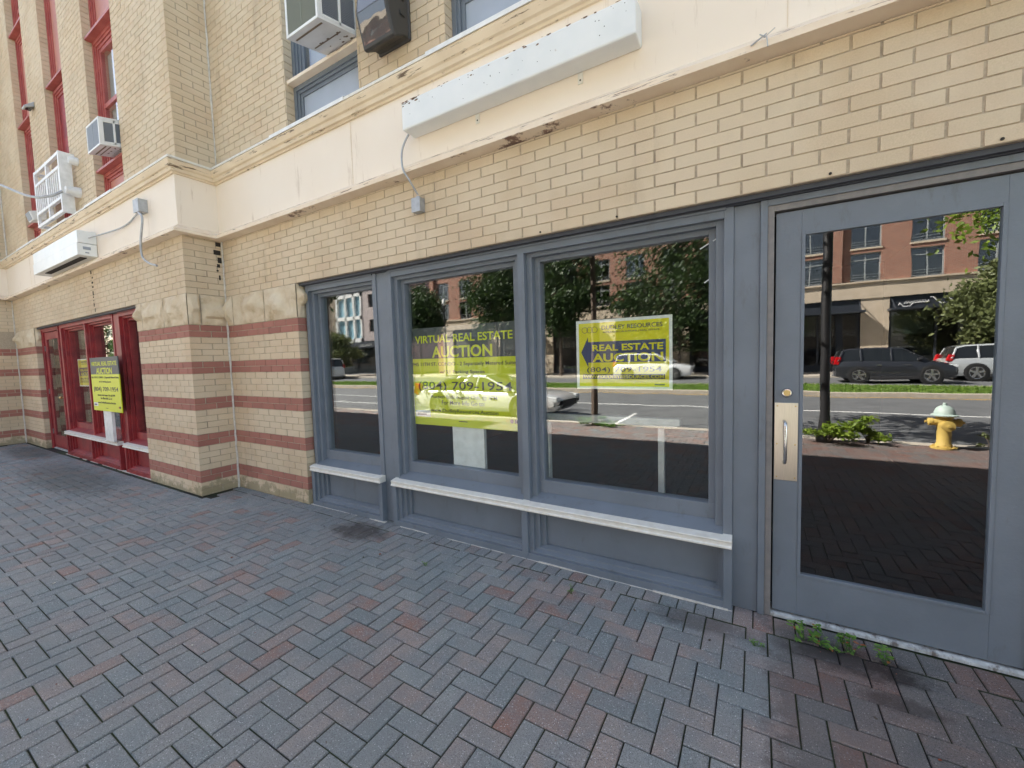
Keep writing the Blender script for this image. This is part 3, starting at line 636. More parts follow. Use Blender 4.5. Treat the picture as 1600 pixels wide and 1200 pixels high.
def small_sign(x0,x1,z0,z1,y,label):
    t=thing('auction_placard',((x0+x1)/2,y,z0),label,'sign','small auction placards')
    W=x1-x0;H=z1-z0;cx=(x0+x1)/2;b=.03*W
    MB().use(M['white']).box(x0,x1,y,y+.004,z0,z1).use(M['yellow2']).box(x0+b,x1-b,y-.001,y,z0+b,z1-b).build('placard',None,t)
    e=y-.002; mb=MB().use(M['navy'])
    za,zb=z0+.385*H,z0+.685*H; zm=(za+zb)/2
    mb.box(x0+.135*W,x1-.06*W,e,e+.0008,za,zb); mb.add([(x0+.055*W,e,zm),(x0+.135*W,e,za-.07*H),(x0+.135*W,e,zb+.07*H)],[(0,1,2)])
    mb.use(M['charcoal']).box(x0+.07*W,x1-.07*W,e,e+.0008,z0+.145*H,z0+.215*H)
    mb.box(x1-.17*W,x1-.07*W,e,e+.0008,z0+.06*H,z0+.08*H)
    for k in range(3):
        cxx=x0+.1*W+k*.055*W; n=16; r0,r1=.034*W,.029*W
        vs=[(cxx+r*math.cos(a*6.2832/n),e,z0+.86*H+r*math.sin(a*6.2832/n)) for a in range(n) for r in (r0,r1)]
        mb.add(vs,[(2*i,2*((i+1)%n),2*((i+1)%n)+1,2*i+1) for i in range(n)])
    mb.build('print_blocks',None,t)
    T=lambda s,zc,w_,h,m,bo=0,dx=0: text(s,.1,cx+dx*W,e-.001,z0+zc*H-h*H/2,m,t,width=w_*W,height=h*H,bold=bo)
    T('DUDLEY RESOURCES',.885,.62,.06,M['charcoal'],.001,.10)
    T('APPRAISALS | AUCTIONS | REAL ESTATE',.82,.58,.028,M['charcoal'],.001,.09)
    T('REAL ESTATE',.60,.73,.095,M['yellow2'],.0025,.05)
    T('AUCTION',.46,.73,.12,M['yellow2'],.003,.05)
    T('(804) 709-1954',.295,.78,.09,M['charcoal'],.0006,.01)
    T('WWW.DUDLEYRESOURCES.COM',.18,.84,.048,M['yellow2'],.001)
    return t
small_sign(-1.152,-.48,1.31,1.808,2.886,'white bordered yellow placard with blue arrow in the right window of the gray shopfront')
small_sign(-10.72,-10.05,1.26,1.755,2.452,'white bordered yellow placard behind the red shopfront glass, left of the large board')
# trestle table inside
t=thing('display_rail',(-1.1,3.45,0),'narrow white display rail on two legs inside the right hand window of the gray shopfront','rail stand')
MB().box(-1.72,-.50,3.3,3.36,1.0,1.05).box(-1.70,-.52,3.31,3.35,.985,1.0).build('top_rail',M['white'],t,bevel=.003)
for x in (-1.64,-.66):
    for y in (3.31,): MB().box(x,x+.045,y,y+.045,.002,.97).build('leg',M['white'],t,bevel=.002)
# thin pole seen through the narrow pane
t=tag(MB().tube([(-3.75,3.5,.0),(-3.75,3.5,1.02)],.012,8).lathe([(.12,.002),(.12,.012),(.014,.02)],(-3.75,3.5,0),'z',16).build('floor_stand',M['zinc'],off=(-3.75,3.5,0)),'thin gray floor stand inside the narrow window of the gray shopfront','stand')
# ---------------------------------------------------------------- sign boxes on the fascia
t=thing('sign_box',(-1.5,YM-.045,3.36),'long weathered white sign box on the cream fascia above the gray shopfront','sign box')
MB().box(-2.412,-.598,2.478,YM-.047,3.357,3.568).build('housing',M['signwhite'],t,bevel=.012)
mb=MB(); rr=random.Random(2)
for _ in range(26):
    x=rr.uniform(-2.37,-.65); z=rr.uniform(3.38,3.55); mb.lathe([(rr.uniform(.0018,.0036),0),(.001,-.0008)],(x,2.478,z),'y',8)
mb.build_each('screw_hole',M['stain'],t,norm=True)
mb=MB(); M['rust']=paint('brown_rust',(.22,.12,.06),.9,(.1,.06,.04),40)
for _ in range(46):
    x=rr.uniform(-2.4,-.62) if rr.random()<.55 else rr.uniform(-2.41,-2.2); z=3.568-rr.random()**2*.035; w_=rr.uniform(.004,.022); n=7
    vs=[(x+w_*rr.uniform(.5,1.2)*math.cos(k*.9),2.4765,min(3.567,z+.3*w_*rr.uniform(.4,1.3)*math.sin(k*.9))) for k in range(n)]; mb.add(vs,[tuple(range(n))])
tag(mb.build('rust_patches',M['rust'],t),kind='stuff')
for x in (-1.79,-.985): 
    b=MB().box(x-.017,x+.017,YM-.052,YM-.046,3.29,3.357).build('mounting_tab',M['offwhite'],t,bevel=.001)
    MB().lathe([(.006,0),(.006,-.001)],(x,YM-.052,3.312),'y',10).build('tab_hole',M['stain'],b,norm=True,off=t['_o'])
t=thing('sign_box',(-9.4,YL-.045,3.2),'white two tier sign box on the fascia above the dark red shopfront','sign box')
MB().box(-10.55,-8.25,2.0,YL-.047,3.36,3.535).build('upper_housing',M['signwhite'],t,bevel=.006)
MB().box(-10.55,-8.25,1.99,YL-.05,3.185,3.354).build('lower_housing',M['signwhite'],t,bevel=.006)
MB().box(-10.2,-8.4,2.05,2.12,3.176,3.186).build('lamp_slot',M['stain'],t)
MB().box(-8.251,-8.243,2.05,2.13,3.27,3.31).box(-8.251,-8.243,2.07,2.11,3.22,3.235).build('vent',M['finsblue'],t)
def conduit(pts,r,label,boxc,bs,hang=None):
    t=thing('electrical_conduit',pts[-1],label,'conduit')
    MB().tube(pts,r,10).build('tube',M['zinc'],t,smooth=True)
    x,y,z=boxc; a,b,c=bs; MB().box(x-a,x+a,y-b,y,z-c,z+c).box(x-a-.003,x+a+.003,y-b-.004,y-b,z-c-.003,z+c+.003).lathe([(.017,-c),(.017,-c-.018)] if hang else [(.015,c),(.015,c+.02)],(x,y-b/2,z),'z',12).build('junction_box',M['zinc'],t,bevel=.002)
    return t
def spline(P,n=8):
    P=[Vector(p) for p in P]; out=[]
    Q=[P[0]*2-P[1]]+P+[P[-1]*2-P[-2]]
    for i in range(1,len(Q)-2):
        for k in range(n):
            t=k/n; a,b,c,d_=Q[i-1],Q[i],Q[i+1],Q[i+2]
            out.append(.5*((2*b)+(c-a)*t+(2*a-5*b+4*c-d_)*t*t+(3*b-3*c+d_-a)*t**3))
    out.append(P[-1]); return out
conduit(spline([(-2.405,2.59,3.40),(-2.45,2.585,3.385),(-2.50,2.56,3.27),(-2.49,2.545,3.12),(-2.44,2.56,3.02),(-2.42,2.635,2.92)]),.008,'gray flexible conduit hanging from the long sign box to a small box on the brick',(-2.425,YM,2.835),(.045,.06,.055))
conduit(spline([(-6.45,2.12,3.44),(-6.30,2.1,3.33),(-6.37,2.09,3.07),(-6.36,2.09,2.90),(-6.2,2.09,2.80),(-5.98,2.09,2.736)]),.012,'dark flexible conduit dangling from a box on the fascia near the brick corner',(-6.5,YL-.045,3.53),(.075,.09,.075),hang=1)
tag(MB().tube(spline([(-6.6,2.18,3.5),(-7.2,2.185,3.42),(-8.24,2.12,3.44)]),.009,8).build('cable',M['zinc'],smooth=True,off=(-6.6,2.18,3.5)),'thin gray cable along the fascia between small box and two tier sign box','cable')
# torn wire ends on lip
tag(MB().tube([(.02,2.553,3.13),(.0,2.545,3.145),(.03,2.54,3.12),(.035,2.545,3.075)],.0028,6).tube([(-.04,2.552,3.11),(.03,2.545,3.14)],.0035,6).tube([(.02,2.548,3.125),(.065,2.54,3.15)],.002,6).build('wire_end',M['zinc'],off=(0,2.55,3.1)),'frayed silver wire ends sticking out of the fascia lip','wire')
M['tape']=flat('clear_tape',(.55,.58,.6),.3)
for (a,b) in (((-.31,2.857,2.195),(-.215,2.824,2.235)),((-.285,2.857,1.985),(-.195,2.824,2.04))):
    A=Vector(a);B=Vector(b); n_=(B-A).cross(Vector((0,1,0))).normalized()*.0035
    MB().add([A-n_,B-n_,B+n_,A+n_,A-n_+Vector((0,-.001,0)),B-n_+Vector((0,-.001,0)),B+n_+Vector((0,-.001,0)),A+n_+Vector((0,-.001,0))],[(0,3,2,1),(4,5,6,7),(0,1,5,4),(1,2,6,5),(2,3,7,6),(3,0,4,7)]).build('tape_strip',M['tape'],bld)
for x in (.31,-.775,-1.32,.9): MB().lathe([(.007,-.003),(.006,.004),(.002,.005)],(x,YM-.002,2.432),'y',10).build('rusty_anchor',M['stain'],bld,norm=True)
# ---------------------------------------------------------------- air conditioners
def aircon(xl,xr,y0,y1,z0,z1,tilt,label):
    t=thing('air_conditioner',((xl+xr)/2,(y0+y1)/2,z0),label,'air conditioner','window air conditioners')
    def sh(mb): mb.v=[(a,b,c-(y1-b)*tilt) for a,b,c in mb.v]; return mb
    d=xr-xl; e=.025
    mb=MB(); mb.box(xl,xr,y0+.012,y1,z0,z0+.02); mb.box(xl,xr,y0+.012,y1,z1-.02,z1)
    mb.box(xl,xl+.015,y0+.012,y1,z0+.02,z1-.02); mb.box(xr-.015,xr,y1-.06,y1,z0+.02,z1-.02); mb.box(xr-.015,xr,y0+.012,y0+.05,z0+.02,z1-.02); m_=(y0+y1)/2
    mb.box(xr-.015,xr,m_-.012,m_+.012,z0+.02,z1-.02); mb.box(xr-.015,xr,y0+.05,y1-.06,z1-.06,z1-.02); mb.box(xr-.015,xr,y0+.05,y1-.06,z0+.02,z0+.05)
    mb.box(xl,xr,y0+.05,y1,z0+.02,z1-.02) if 0 else None
    mb.box(xl,xl+e,y0,y0+.014,z0,z1); mb.box(xr-e,xr,y0,y0+.014,z0,z1); mb.box(xl+e,xr-e,y0,y0+.014,z0,z0+e); mb.box(xl+e,xr-e,y0,y0+.014,z1-e,z1)
    sh(mb).build('casing',M['plastic'],t,bevel=.004)
    mb=MB(); n=30
    for k in range(n): 
        z=z0+e+(z1-z0-2*e)*(k+.5)/n; mb.box(xl+e-.004,xr-e+.004,y0+.004,y0+.012,z-.0035,z+.0035)
    mb.box(xl+e,xr-e,y0+.02,y0+.03,z0+.02,z1-.02); mb.box((xl+xr)/2-.006,(xl+xr)/2+.006,y0+.001,y0+.01,z0+e,z1-e)
    sh(mb).build('condenser_grille',M['fins'] if xl>-5 else M['finsblue'],t)
    mb=MB(); n=16
    for k in range(n):
        z=z0+.055+(z1-z0-.12)*(k+.5)/n
        for (a,b) in ((y0+.055,m_-.016),(m_+.016,y1-.065)): mb.prism([(xr-.012,z-.006),(xr-.003,z-.008),(xr-.003,z-.004),(xr-.012,z+.001)],'y',a,b)
    mb.box(xr-.03,xr-.02,y0+.05,y1-.06,z0+.04,z1-.05)
    sh(mb).build('side_louvre',M['finsblue'],t)
    mb=MB(); rr=random.Random(4)
    mb.box(xl+.04,xr-.04,y0+.06,y0+.075,z0-.004,z0); mb.box(xl+.04,xr-.04,y1-.2,y1-.19,z0-.004,z0)
    for _ in range(14): 
        x=rr.uniform(xl+.2*d,xr-.03); y=rr.uniform(m_,y1-.03); q=rr.uniform(.004,.014); mb.box(x-q,x+q,y-q*.6,y+q*.6,z0-.002,z0)
    sh(mb).build('rust_mark',paint('rusty_dirt',(.2,.15,.1),.9),t); return t
aircon(-3.565,-3.125,2.30,2.745,4.50,4.86,.24,'white window air conditioner tilted out above the gray shopfront')
aircon(-7.71,-7.25,2.05,2.36,4.50,4.85,.22,'white window air conditioner in the red framed window above the dark red shopfront')
# ---------------------------------------------------------------- wall lights
t=thing('wall_light',(-2.63,YM,4.2),'dark bronze wall pack floodlight with a glass front on the brick above the cornice','wall light','wall lights')
mb=MB(); mb.prism([(2.67,4.17),(2.60,4.165),(2.50,4.10),(2.475,4.105),(2.41,4.34),(2.43,4.52),(2.67,4.56)],'x',-2.80,-2.455); mb.box(-2.81,-2.445,2.64,2.669,4.16,4.57); mb.build('housing',M['darkbronze'],t,bevel=.012)
MB().add([(-2.775,2.4665,4.128),(-2.48,2.4665,4.128),(-2.48,2.4085,4.337),(-2.775,2.4085,4.337)],[(0,1,2,3)]).add([(-2.775,2.407,4.345),(-2.48,2.407,4.345),(-2.48,2.4245,4.50),(-2.775,2.4245,4.50)],[(0,1,2,3)]).build('lens',glass('lamp_lens',.09,(.95,.96,.96),.0006,6),t)
MB().add([(-2.77,2.4705,4.132),(-2.485,2.4705,4.132),(-2.485,2.4125,4.335),(-2.77,2.4125,4.335)],[(0,1,2,3)]).build('reflector',flat('lamp_reflector',(.72,.73,.7),.6,0),t)
MB().box(-2.457,-2.443,2.55,2.6,4.3,4.33).box(-2.457,-2.443,2.55,2.6,4.42,4.45).build('hinge',M['darkbronze'],t,bevel=.003)
t=thing('wall_light',(-11.0,YL,4.05),'small white and gray floodlight under the farthest window above the red shopfront','wall light','wall lights')
MB().prism([(2.25,4.2),(2.08,4.16),(2.04,4.3),(2.25,4.37)],'x',-11.0,-10.72).build('housing',M['plastic'],t,bevel=.012)
MB().prism([(2.079,4.175),(2.072,4.175),(2.036,4.29),(2.043,4.29)],'x',-10.97,-10.75).build('lens',M['finsblue'],t,bevel=.004)
t=thing('wall_light',(-10.98,YL,6.05),'tiny gray wedge shaped security light high on the brick pier','wall light','wall lights')
MB().prism([(2.25,6.14),(2.13,6.08),(2.12,6.11),(2.25,6.23)],'x',-10.98,-10.82).build('housing',M['zinc'],t,bevel=.008)
MB().box(-10.95,-10.85,2.15,2.22,6.09,6.1).build('lens',M['glassblack'],t)
# balcony rail
t=thing('balcony_railing',(-9.75,2.1,3.9),'white painted balconet railing across the dark red window opening','railing')
mb=MB(); xa,xb,ya,yb,za,zb=-10.42,-9.05,2.07,2.25,3.96,4.86
for x in (xa,-9.76,xb-.05): mb.box(x,x+.05,ya,ya+.045,za,zb)
for z in (za,zb-.05,za+.2,zb-.25): mb.box(xa+.05,xb-.05,ya+.001,ya+.042,z,z+.045)
for x in (xa,xb-.045):
    mb.box(x,x+.045,ya+.045,yb,za,za+.05); mb.box(x,x+.045,ya+.045,yb,zb-.05,zb)
mb.box(xb-.004,xb,ya+.045,yb-.04,za+.05,zb-.05)
mb.build('rail_frame',M['white'],t,bevel=.004)
mb=MB()
for (p,q) in ((xa+.05,-9.76),(-9.71,xb-.05)):
    n=6
    for k in range(n): x=p+(q-p)*(k+.5)/n; mb.box(x-.014,x+.014,ya+.008,ya+.034,za+.245,zb-.25)
mb.build_each('baluster',M['white'],t,bevel=.002)
t=thing('service_mount',(-8.95,YL,4.3),'white round cable mount on the brick beside the balconet railing','cable mount')
MB().lathe([(.075,0),(.075,-.05),(.05,-.12),(.055,-.16),(.02,-.17)],(-8.93,YL,4.26),'y',18).build('insulator',M['plastic'],t,smooth=True,norm=True)
MB().lathe([(.06,0),(.06,-.06),(.045,-.1)],(-8.93,YL,4.72),'y',18).build('upper_insulator',M['plastic'],t,smooth=True,norm=True)
tag(MB().tube(spline([(-8.9,2.05,4.22),(-8.98,1.93,4.13),(-9.4,1.8,4.18),(-10.2,1.6,4.5),(-11.6,1.3,5.0),(-13.5,.8,5.55),(-16,0,6.0)]),.018,8).build('service_cable',M['zinc'],smooth=True,off=(-8.9,2.05,4.22)),'thick gray cable drooping from the cable mount out to the upper left','cable')
# ---------------------------------------------------------------- weeds
def weed(x,y,n,r,h,label,mat='weed',group='weeds between the pavers',lf=.018):
    rr=random.Random(int(x*1000)+77); t=thing('weed',(x,y,0),label,'weed',group); st=MB(); lv=MB().use(M[mat]); 
    for i in range(n):
        a=rr.uniform(0,6.28); q=r*math.sqrt(rr.random()); px,py=q*math.cos(a),q*math.sin(a)*.6; hh=1.5*h*rr.uniform(.3,1); tip=Vector((px*1.3,py*1.3,hh))
        st.tube([(px*.3,py*.3,-.004),tuple(tip)],.0011,5)
        for k in range(rr.randint(3,5)):
            a2=rr.uniform(0,6.28); s=lf*rr.uniform(.3,1.0); c=tip+Vector((math.cos(a2)*s,math.sin(a2)*s,rr.uniform(-.01,.006))); u=Vector((math.cos(a2),math.sin(a2),rr.uniform(-.3,.4)))*s; v=Vector((-math.sin(a2),math.cos(a2),0))*s*.62
            if mat=='weed' and x>.2 and rr.random()<.12: lv.use(M['weedred'])
            else: lv.use(M[mat])
            pts=[c-u,c-u*.4+v*.8,c+u*.3+v*.9+Vector((0,0,.002)),c+u,c+u*.3-v*.9+Vector((0,0,.002)),c-u*.4-v*.8]; lv.add(pts,[(0,1,2,3),(0,3,4,5)],rr.random())
    st.v=[(a+x,b+y,c) for a,b,c in st.v]; lv.v=[(a+x,b+y,max(c,.002)) for a,b,c in lv.v]
    st.build('stem',M['weed'],t); lv.build('leaves',None,t)
weed(.235,2.60,16,.07,.06,'broad leaved green weed clump under the left end of the door sill')
weed(.35,2.575,18,.09,.05,'green and reddish weed clump in the middle of the paver joint under the door',lf=.015)
weed(.425,2.595,10,.05,.055,'small green weed tuft right of the reddish clump under the door')
weed(.555,2.575,9,.03,.06,'lone pale green weed rightmost under the door')
weed(.008,2.42,8,.025,.025,'tiny green weed in front of the gray pillar',lf=.009)
weed(-1.035,2.42,6,.018,.035,'tiny grassy sprout in front of the right hand base panel',lf=.009)
weed(-2.15,2.25,6,.02,.02,'tiny yellowish weed in the paving in front of the middle base panel',lf=.01)
mb=MB(); rr=random.Random(31)
for _ in range(260):
    x=rr.uniform(-5,1.2); y=rr.uniform(-.2,2.6); 
    if rr.random()<.5: y=rr.uniform(2.2,2.66)
    q=rr.uniform(.001,.0032) if rr.random()<.93 else rr.uniform(.004,.008); a=rr.uniform(0,3.14); mb.use(M[rr.choice(['caulk','bark','bark','weedred','joint'])])
    mb.obox((x,y,q*.4+.0015),(q*math.cos(a),q*math.sin(a),0),(-q*.6*math.sin(a),q*.6*math.cos(a),0),(0,0,q*.3))
tag(mb.build('litter_crumbs'),kind='stuff')
# ---------------------------------------------------------------- street furniture across the pavement (seen mirrored in the glass)
t=thing('fire_hydrant',(2.43,-3.02,0),'yellow fire hydrant with a pale teal bonnet by the kerb','fire hydrant')
hx,hy=2.43,-3.02
MB().lathe([(.15,0),(.15,.03),(.1,.035),(.095,.07),(.08,.09),(.082,.3),(.09,.34),(.09,.46),(.1,.47),(.1,.5)],(hx,hy,0),'z',24).build('barrel',M['hydy'],t,smooth=True)
MB().lathe([(.148,.495),(.152,.508),(.118,.525),(.112,.56),(.09,.605),(.055,.632),(.024,.64),(.022,.68),(.0,.682)],(hx,hy,0),'z',24).build('bonnet',M['hydt'],t,smooth=True)
for s in (-1,1):
    mb=MB(); mb.lathe([(.05,.06*s),(.05,.13*s),(.06,.135*s),(.06,.175*s),(.045,.185*s),(.018,.19*s),(.018,.215*s)],(hx,hy,.4),'x',16); mb.build('hose_nozzle',M['hydy'],t,smooth=True,norm=True)
MB().lathe([(.065,.06),(.065,.13),(.075,.135),(.075,.18),(.02,.19),(.02,.215)],(hx,hy,.36),'y',16).build('pumper_nozzle',M['hydy'],t,smooth=True,norm=True)
mb=MB()
for k in range(8): a=k*.785; mb.lathe([(.012,.03),(.012,.05)],(hx+.125*math.cos(a),hy+.125*math.sin(a),0),'z',6)
mb.build_each('flange_bolt',M['hydy'],t)
def lamp(x,y,h,label,black=True,gl=True,s=1,group='street lamps'):
    t=thing('street_lamp',(x,y,0),label,'street lamp',group)
    MB().lathe([(.12*s,0),(.12*s,.08),(.1*s,.12),(.085*s,.3),(.075*s,.42),(.07*s,.45),(.068*s,h-.6),(.05*s,h-.5),(.08*s,h-.46),(.05*s,h-.42),(.09*s,h-.38),(.1*s,h-.34)],(x,y,0),'z',16).build('post',M['black'],t,smooth=True)
    MB().lathe([(.09*s,h-.34),(.16*s,h-.2),(.17*s,h-.05),(.13*s,h+.1),(.05*s,h+.22),(.02,h+.3),(.015,h+.38)],(x,y,0),'z',16).build('globe',M['white'],t,smooth=True)
    return t
lamp(.98,-2.98,4.6,'tall black street lamp post at the kerb with leafy suckers round its foot')
lamp(-20.5,-3.0,4.6,'black street lamp post farther along the near kerb')
lamp(-24.8,-24.2,6.9,'acorn globe street lamp on the far pavement in front of the brick pier')
def bush(name,x,y,n,rx,ry,z0,z1,mat,label,cat='shrub',lf=.05,group=None,trunk=None,limbs=7,seed=1,cl=14,gap=.35,tr=.08):
    rr=random.Random(seed); t=thing(name,(x,y,0),label,cat,group); lv=MB().use(M[mat]); zc=(z0+z1)/2; rz=(z1-z0)/2
    clumps=[]
    while len(clumps)<cl:
        p=Vector((rr.uniform(-1,1),rr.uniform(-1,1),rr.uniform(-1,1)))
        if .25<p.length<1: clumps.append((p,rr.uniform(.22,gap)))
    for i in range(n):
        c,q=clumps[i%cl]; d=Vector((rr.gauss(0,1),rr.gauss(0,1),rr.gauss(0,.8)))*q*.62; p=c+d
        P=Vector((x+p.x*rx,y+p.y*ry,max(z0*.9+.02,zc+p.z*rz)))
        a=Vector((rr.gauss(0,1),rr.gauss(0,1),rr.gauss(0,.7))).normalized(); b=a.orthogonal().normalized(); b=(Matrix.Rotation(rr.uniform(0,6.28),3,a)@b); s=lf*rr.uniform(.6,1.3); c2=a.cross(b)
        lv.add([P-b*s,P+c2*s*.5,P+b*s,P-c2*s*.5],[(0,1,2,3)],rr.random())
    lv.build('crown' if trunk else 'foliage',None,t)
    tk=MB()
    if trunk:
        tk.tube([(x,y,-.12),(x+.02,y,z0*.6),(x,y+.02,z0+rz*.5),(x,y,z0+rz*1.3)],[tr,tr*.8,tr*.65,tr*.25],9)
        for c,q in clumps[:limbs]: tk.tube([(x,y,z0+rz*.2),(x+c.x*rx*.5,y+c.y*ry*.5,zc+c.z*rz*.4),(x+c.x*rx,y+c.y*ry,zc+c.z*rz)],[tr*.5,tr*.3,tr*.1],6)
        tk.build('trunk',M['bark'],t,smooth=True)
    else:
        for c,q in clumps[:8]: tk.tube([(x,y,0),(x+c.x*rx*.4,y+c.y*ry*.4,z0+rz*.6),(x+c.x*rx,y+c.y*ry,zc+c.z*rz)],[.008,.006,.003],5)
        tk.build('stem',M['bark'],t)
    return t
bush('shrub',1.02,-2.88,900,.42,.3,.03,.42,'leafyel','leafy green suckers round the foot of the black lamp post',seed=3,lf=.035,cl=10)
bush('shrub',1.55,-3.0,420,.28,.2,.05,.42,'leafyel','lower straggly green shrub between the black post and the hydrant',seed=4,lf=.035,cl=7)
bush('shrub',2.95,-3.05,160,.18,.15,.02,.25,'leafolive','small weed clump beside the yellow hydrant',seed=5,lf=.03,cl=6)
bush('street_tree',-3.08,-3.0,3800,1.9,1.6,3.7,7.6,'leafdark','slim street tree at the kerb with grass round its foot',cat='tree',group='street trees on the near kerb',trunk=1,seed=6,lf=.09,cl=26,tr=.075)
bush('grass_tuft',-3.0,-2.95,500,.45,.2,.0,.2,'weed','grass tufts round the foot of the slim street tree',cat='grass tuft',seed=7,lf=.04,cl=9)
bush('street_tree',3.85,-3.45,9000,1.35,1.3,2.95,6.6,'leafyel','leafy yellow green street tree at the kerb beyond the hydrant',cat='tree',group='street trees on the near kerb',trunk=1,seed=8,lf=.055,cl=26,tr=.09)
bush('street_tree',-12.5,-3.1,3000,1.8,1.5,3.6,7.6,'leafdark','dark green street tree on the near kerb down the street',cat='tree',group='street trees on the near kerb',trunk=1,seed=9,lf=.1,cl=22,tr=.09)
# far side trees
for i,(x,rx,z0,z1,mt,lb) in enumerate(((-28.3,2.2,3.2,8.8,'leafdark','dark pointed tree at the left corner of the brick block across the street'),(-19.4,3.3,3.5,10.5,'leafdark','dark green tree second from the left across the street'),(-13.4,3.0,3.5,10.5,'leafdark','dark green tree left of the white SUV across the street'),(-4.6,4.3,1.9,10.2,'leafdark','large dark tree behind the white SUV across the street'),(10.9,2.1,1.2,5.6,'leafolive','bushy olive coloured tree behind the silver SUV across the street'),(-41,2.4,1.2,4.6,'leafolive','low olive tree near the white van across the street'))):
    bush('street_tree',x,-24.6,15000,rx,1.9,z0,z1,mt,lb,cat='tree',group='trees on the far pavement',trunk=1,seed=20+i,lf=.14,cl=44,tr=.14,gap=.33)
# ---------------------------------------------------------------- cars
def carpaint(name,c,rough=.25):
    m,N,L,P=nodes(name); P.inputs['Base Color'].default_value=c+(1,); P.inputs['Metallic'].default_value=.25; P.inputs['Roughness'].default_value=rough; P.inputs['Coat Weight'].default_value=1; P.inputs['Coat Roughness'].default_value=.03; return m
M['cdark']=carpaint('dark_metallic_paint',(.035,.038,.045)); M['csilver']=carpaint('silver_paint',(.5,.53,.54)); M['cwhite']=carpaint('white_car_paint',(.8,.8,.8),.3)
M['carglass']=flat('tinted_car_glass',(.015,.018,.02),.03,spec=.8); M['lampred']=flat('red_tail_lamp',(.55,.01,.015),.15); M['lampwhite']=flat('clear_headlamp',(.75,.78,.8),.1); M['alloy']=flat('alloy_wheel',(.55,.55,.56),.25,.9); M['dplast']=flat('dark_cladding',(.025,.025,.027),.7)
def car(x0,y,zg,L,W,H,paintm,label,kind='suv',face=1,rotz=0):
    """x0: rear bumper x, y: centreline; face=+1 nose to +x"""
    cx=x0+face*L/2; t=thing('parked_car',(cx,y,zg),label,'car','cars along the street')
    loc=Vector((cx,y,zg))
    def put(mb):
        rm=Matrix.Rotation(rotz,3,'Z'); out=[]
        for a,b,c in mb.v:
            v=rm@Vector((face*a,b,c)); out.append(tuple(v+loc))
        mb.v=out; return mb
    h=L/2; suv=kind!='sedan'
    wb=.29*L; wr=.37 if suv else .32; bh=.62*H if suv else .63*H
    # stations: (x, z bottom, z shoulder, half width)
    S=[(-h,.42,.62*bh+.3,.80),(-h+.05,.30,.97*bh,.90),(-h+.35,.22,bh*1.0,.97),(-.25*L,.2,bh*1.0,1),(0,.2,bh*.985,1),(.18*L,.2,bh*.965,1),(.26*L,.2,bh*.95,.99),(.38*L,.22,bh*.89,.96),(h-.12,.26,bh*.8,.9),(h,.4,bh*.66,.76)]
    def loft(S,W):
        mb=MB(); n=0; rings=[]
        for (x,zb,zs,k) in S:
            w_=W/2*k; ring=[(x,-w_*.93,zb),(x,-w_,zb+.12),(x,-w_*1.0,zb+.45*(zs-zb)),(x,-w_*.985,zs-.1),(x,-w_*.92,zs-.015),(x,-w_*.55,zs+.02),(x,w_*.55,zs+.02),(x,w_*.92,zs-.015),(x,w_*.985,zs-.1),(x,w_,zb+.45*(zs-zb)),(x,w_,zb+.12),(x,w_*.93,zb)]
            rings.append(ring)
        vs=sum(rings,[]); n=12
        fs=[(i*n+k,i*n+(k+1)%n,(i+1)*n+(k+1)%n,(i+1)*n+k) for i in range(len(S)-1) for k in range(n)]+[tuple(range(n))[::-1],tuple(range((len(S)-1)*n,len(S)*n))]
        mb.add(vs,fs); return mb
    put(loft(S,W)).build('body',paintm,t,smooth=True,norm=True)
    # greenhouse
    if suv: G=[(-h+.10,bh-.02,bh+.02,.86),(-h+.32,bh-.02,H-.10,.83),(-h+.6,bh-.02,H-.03,.82),(-.1*L,bh-.02,H-.01,.83),(.08*L,bh-.02,H-.05,.83),(.27*L,bh-.05,bh+.01,.87)]
    else: G=[(-.42*L,bh-.02,bh+.0,.8),(-.26*L,bh-.02,H-.09,.76),(-.1*L,bh-.02,H-.02,.77),(.02*L,bh-.02,H-.05,.78),(.24*L,bh-.06,bh-.02,.84)]
    gm=MB(); n=8; rings=[]
    for (x,zb,zt,k) in G:
        w_=W/2*k; wt=w_*.84 if zt-zb>.2 else w_
        rings+=[(x,-w_*1.06,zb),(x,-wt*1.0,zt-.06*(zt>zb+.15)),(x,-wt*.9,zt-.005),(x,0,zt+.01),(x,wt*.9,zt-.005),(x,wt,zt-.06*(zt>zb+.15)),(x,w_*1.06,zb),(x,0,zb)]
    gm.add(rings,[(i*n+k,i*n+(k+1)%n,(i+1)*n+(k+1)%n,(i+1)*n+k) for i in range(len(G)-1) for k in range(n)]+[tuple(range(n))[::-1],tuple(range((len(G)-1)*n,len(G)*n))])
    put(gm).build('window_glass',M['carglass'],t,smooth=True,norm=True)
    # roof skin and pillars
    rf=MB(); rg=[g for g in G if g[2]-g[1]>.25]; vs=[]
    for (x,zb,zt,k) in rg:
        wt=W/2*k*.84; vs+=[(x,-wt*1.01,zt-.055),(x,-wt*.9,zt+.008),(x,0,zt+.022),(x,wt*.9,zt+.008),(x,wt*1.01,zt-.055)]
    rf.add(vs,[(i*5+k,i*5+k+1,(i+1)*5+k+1,(i+1)*5+k) for i in range(len(rg)-1) for k in range(4)])
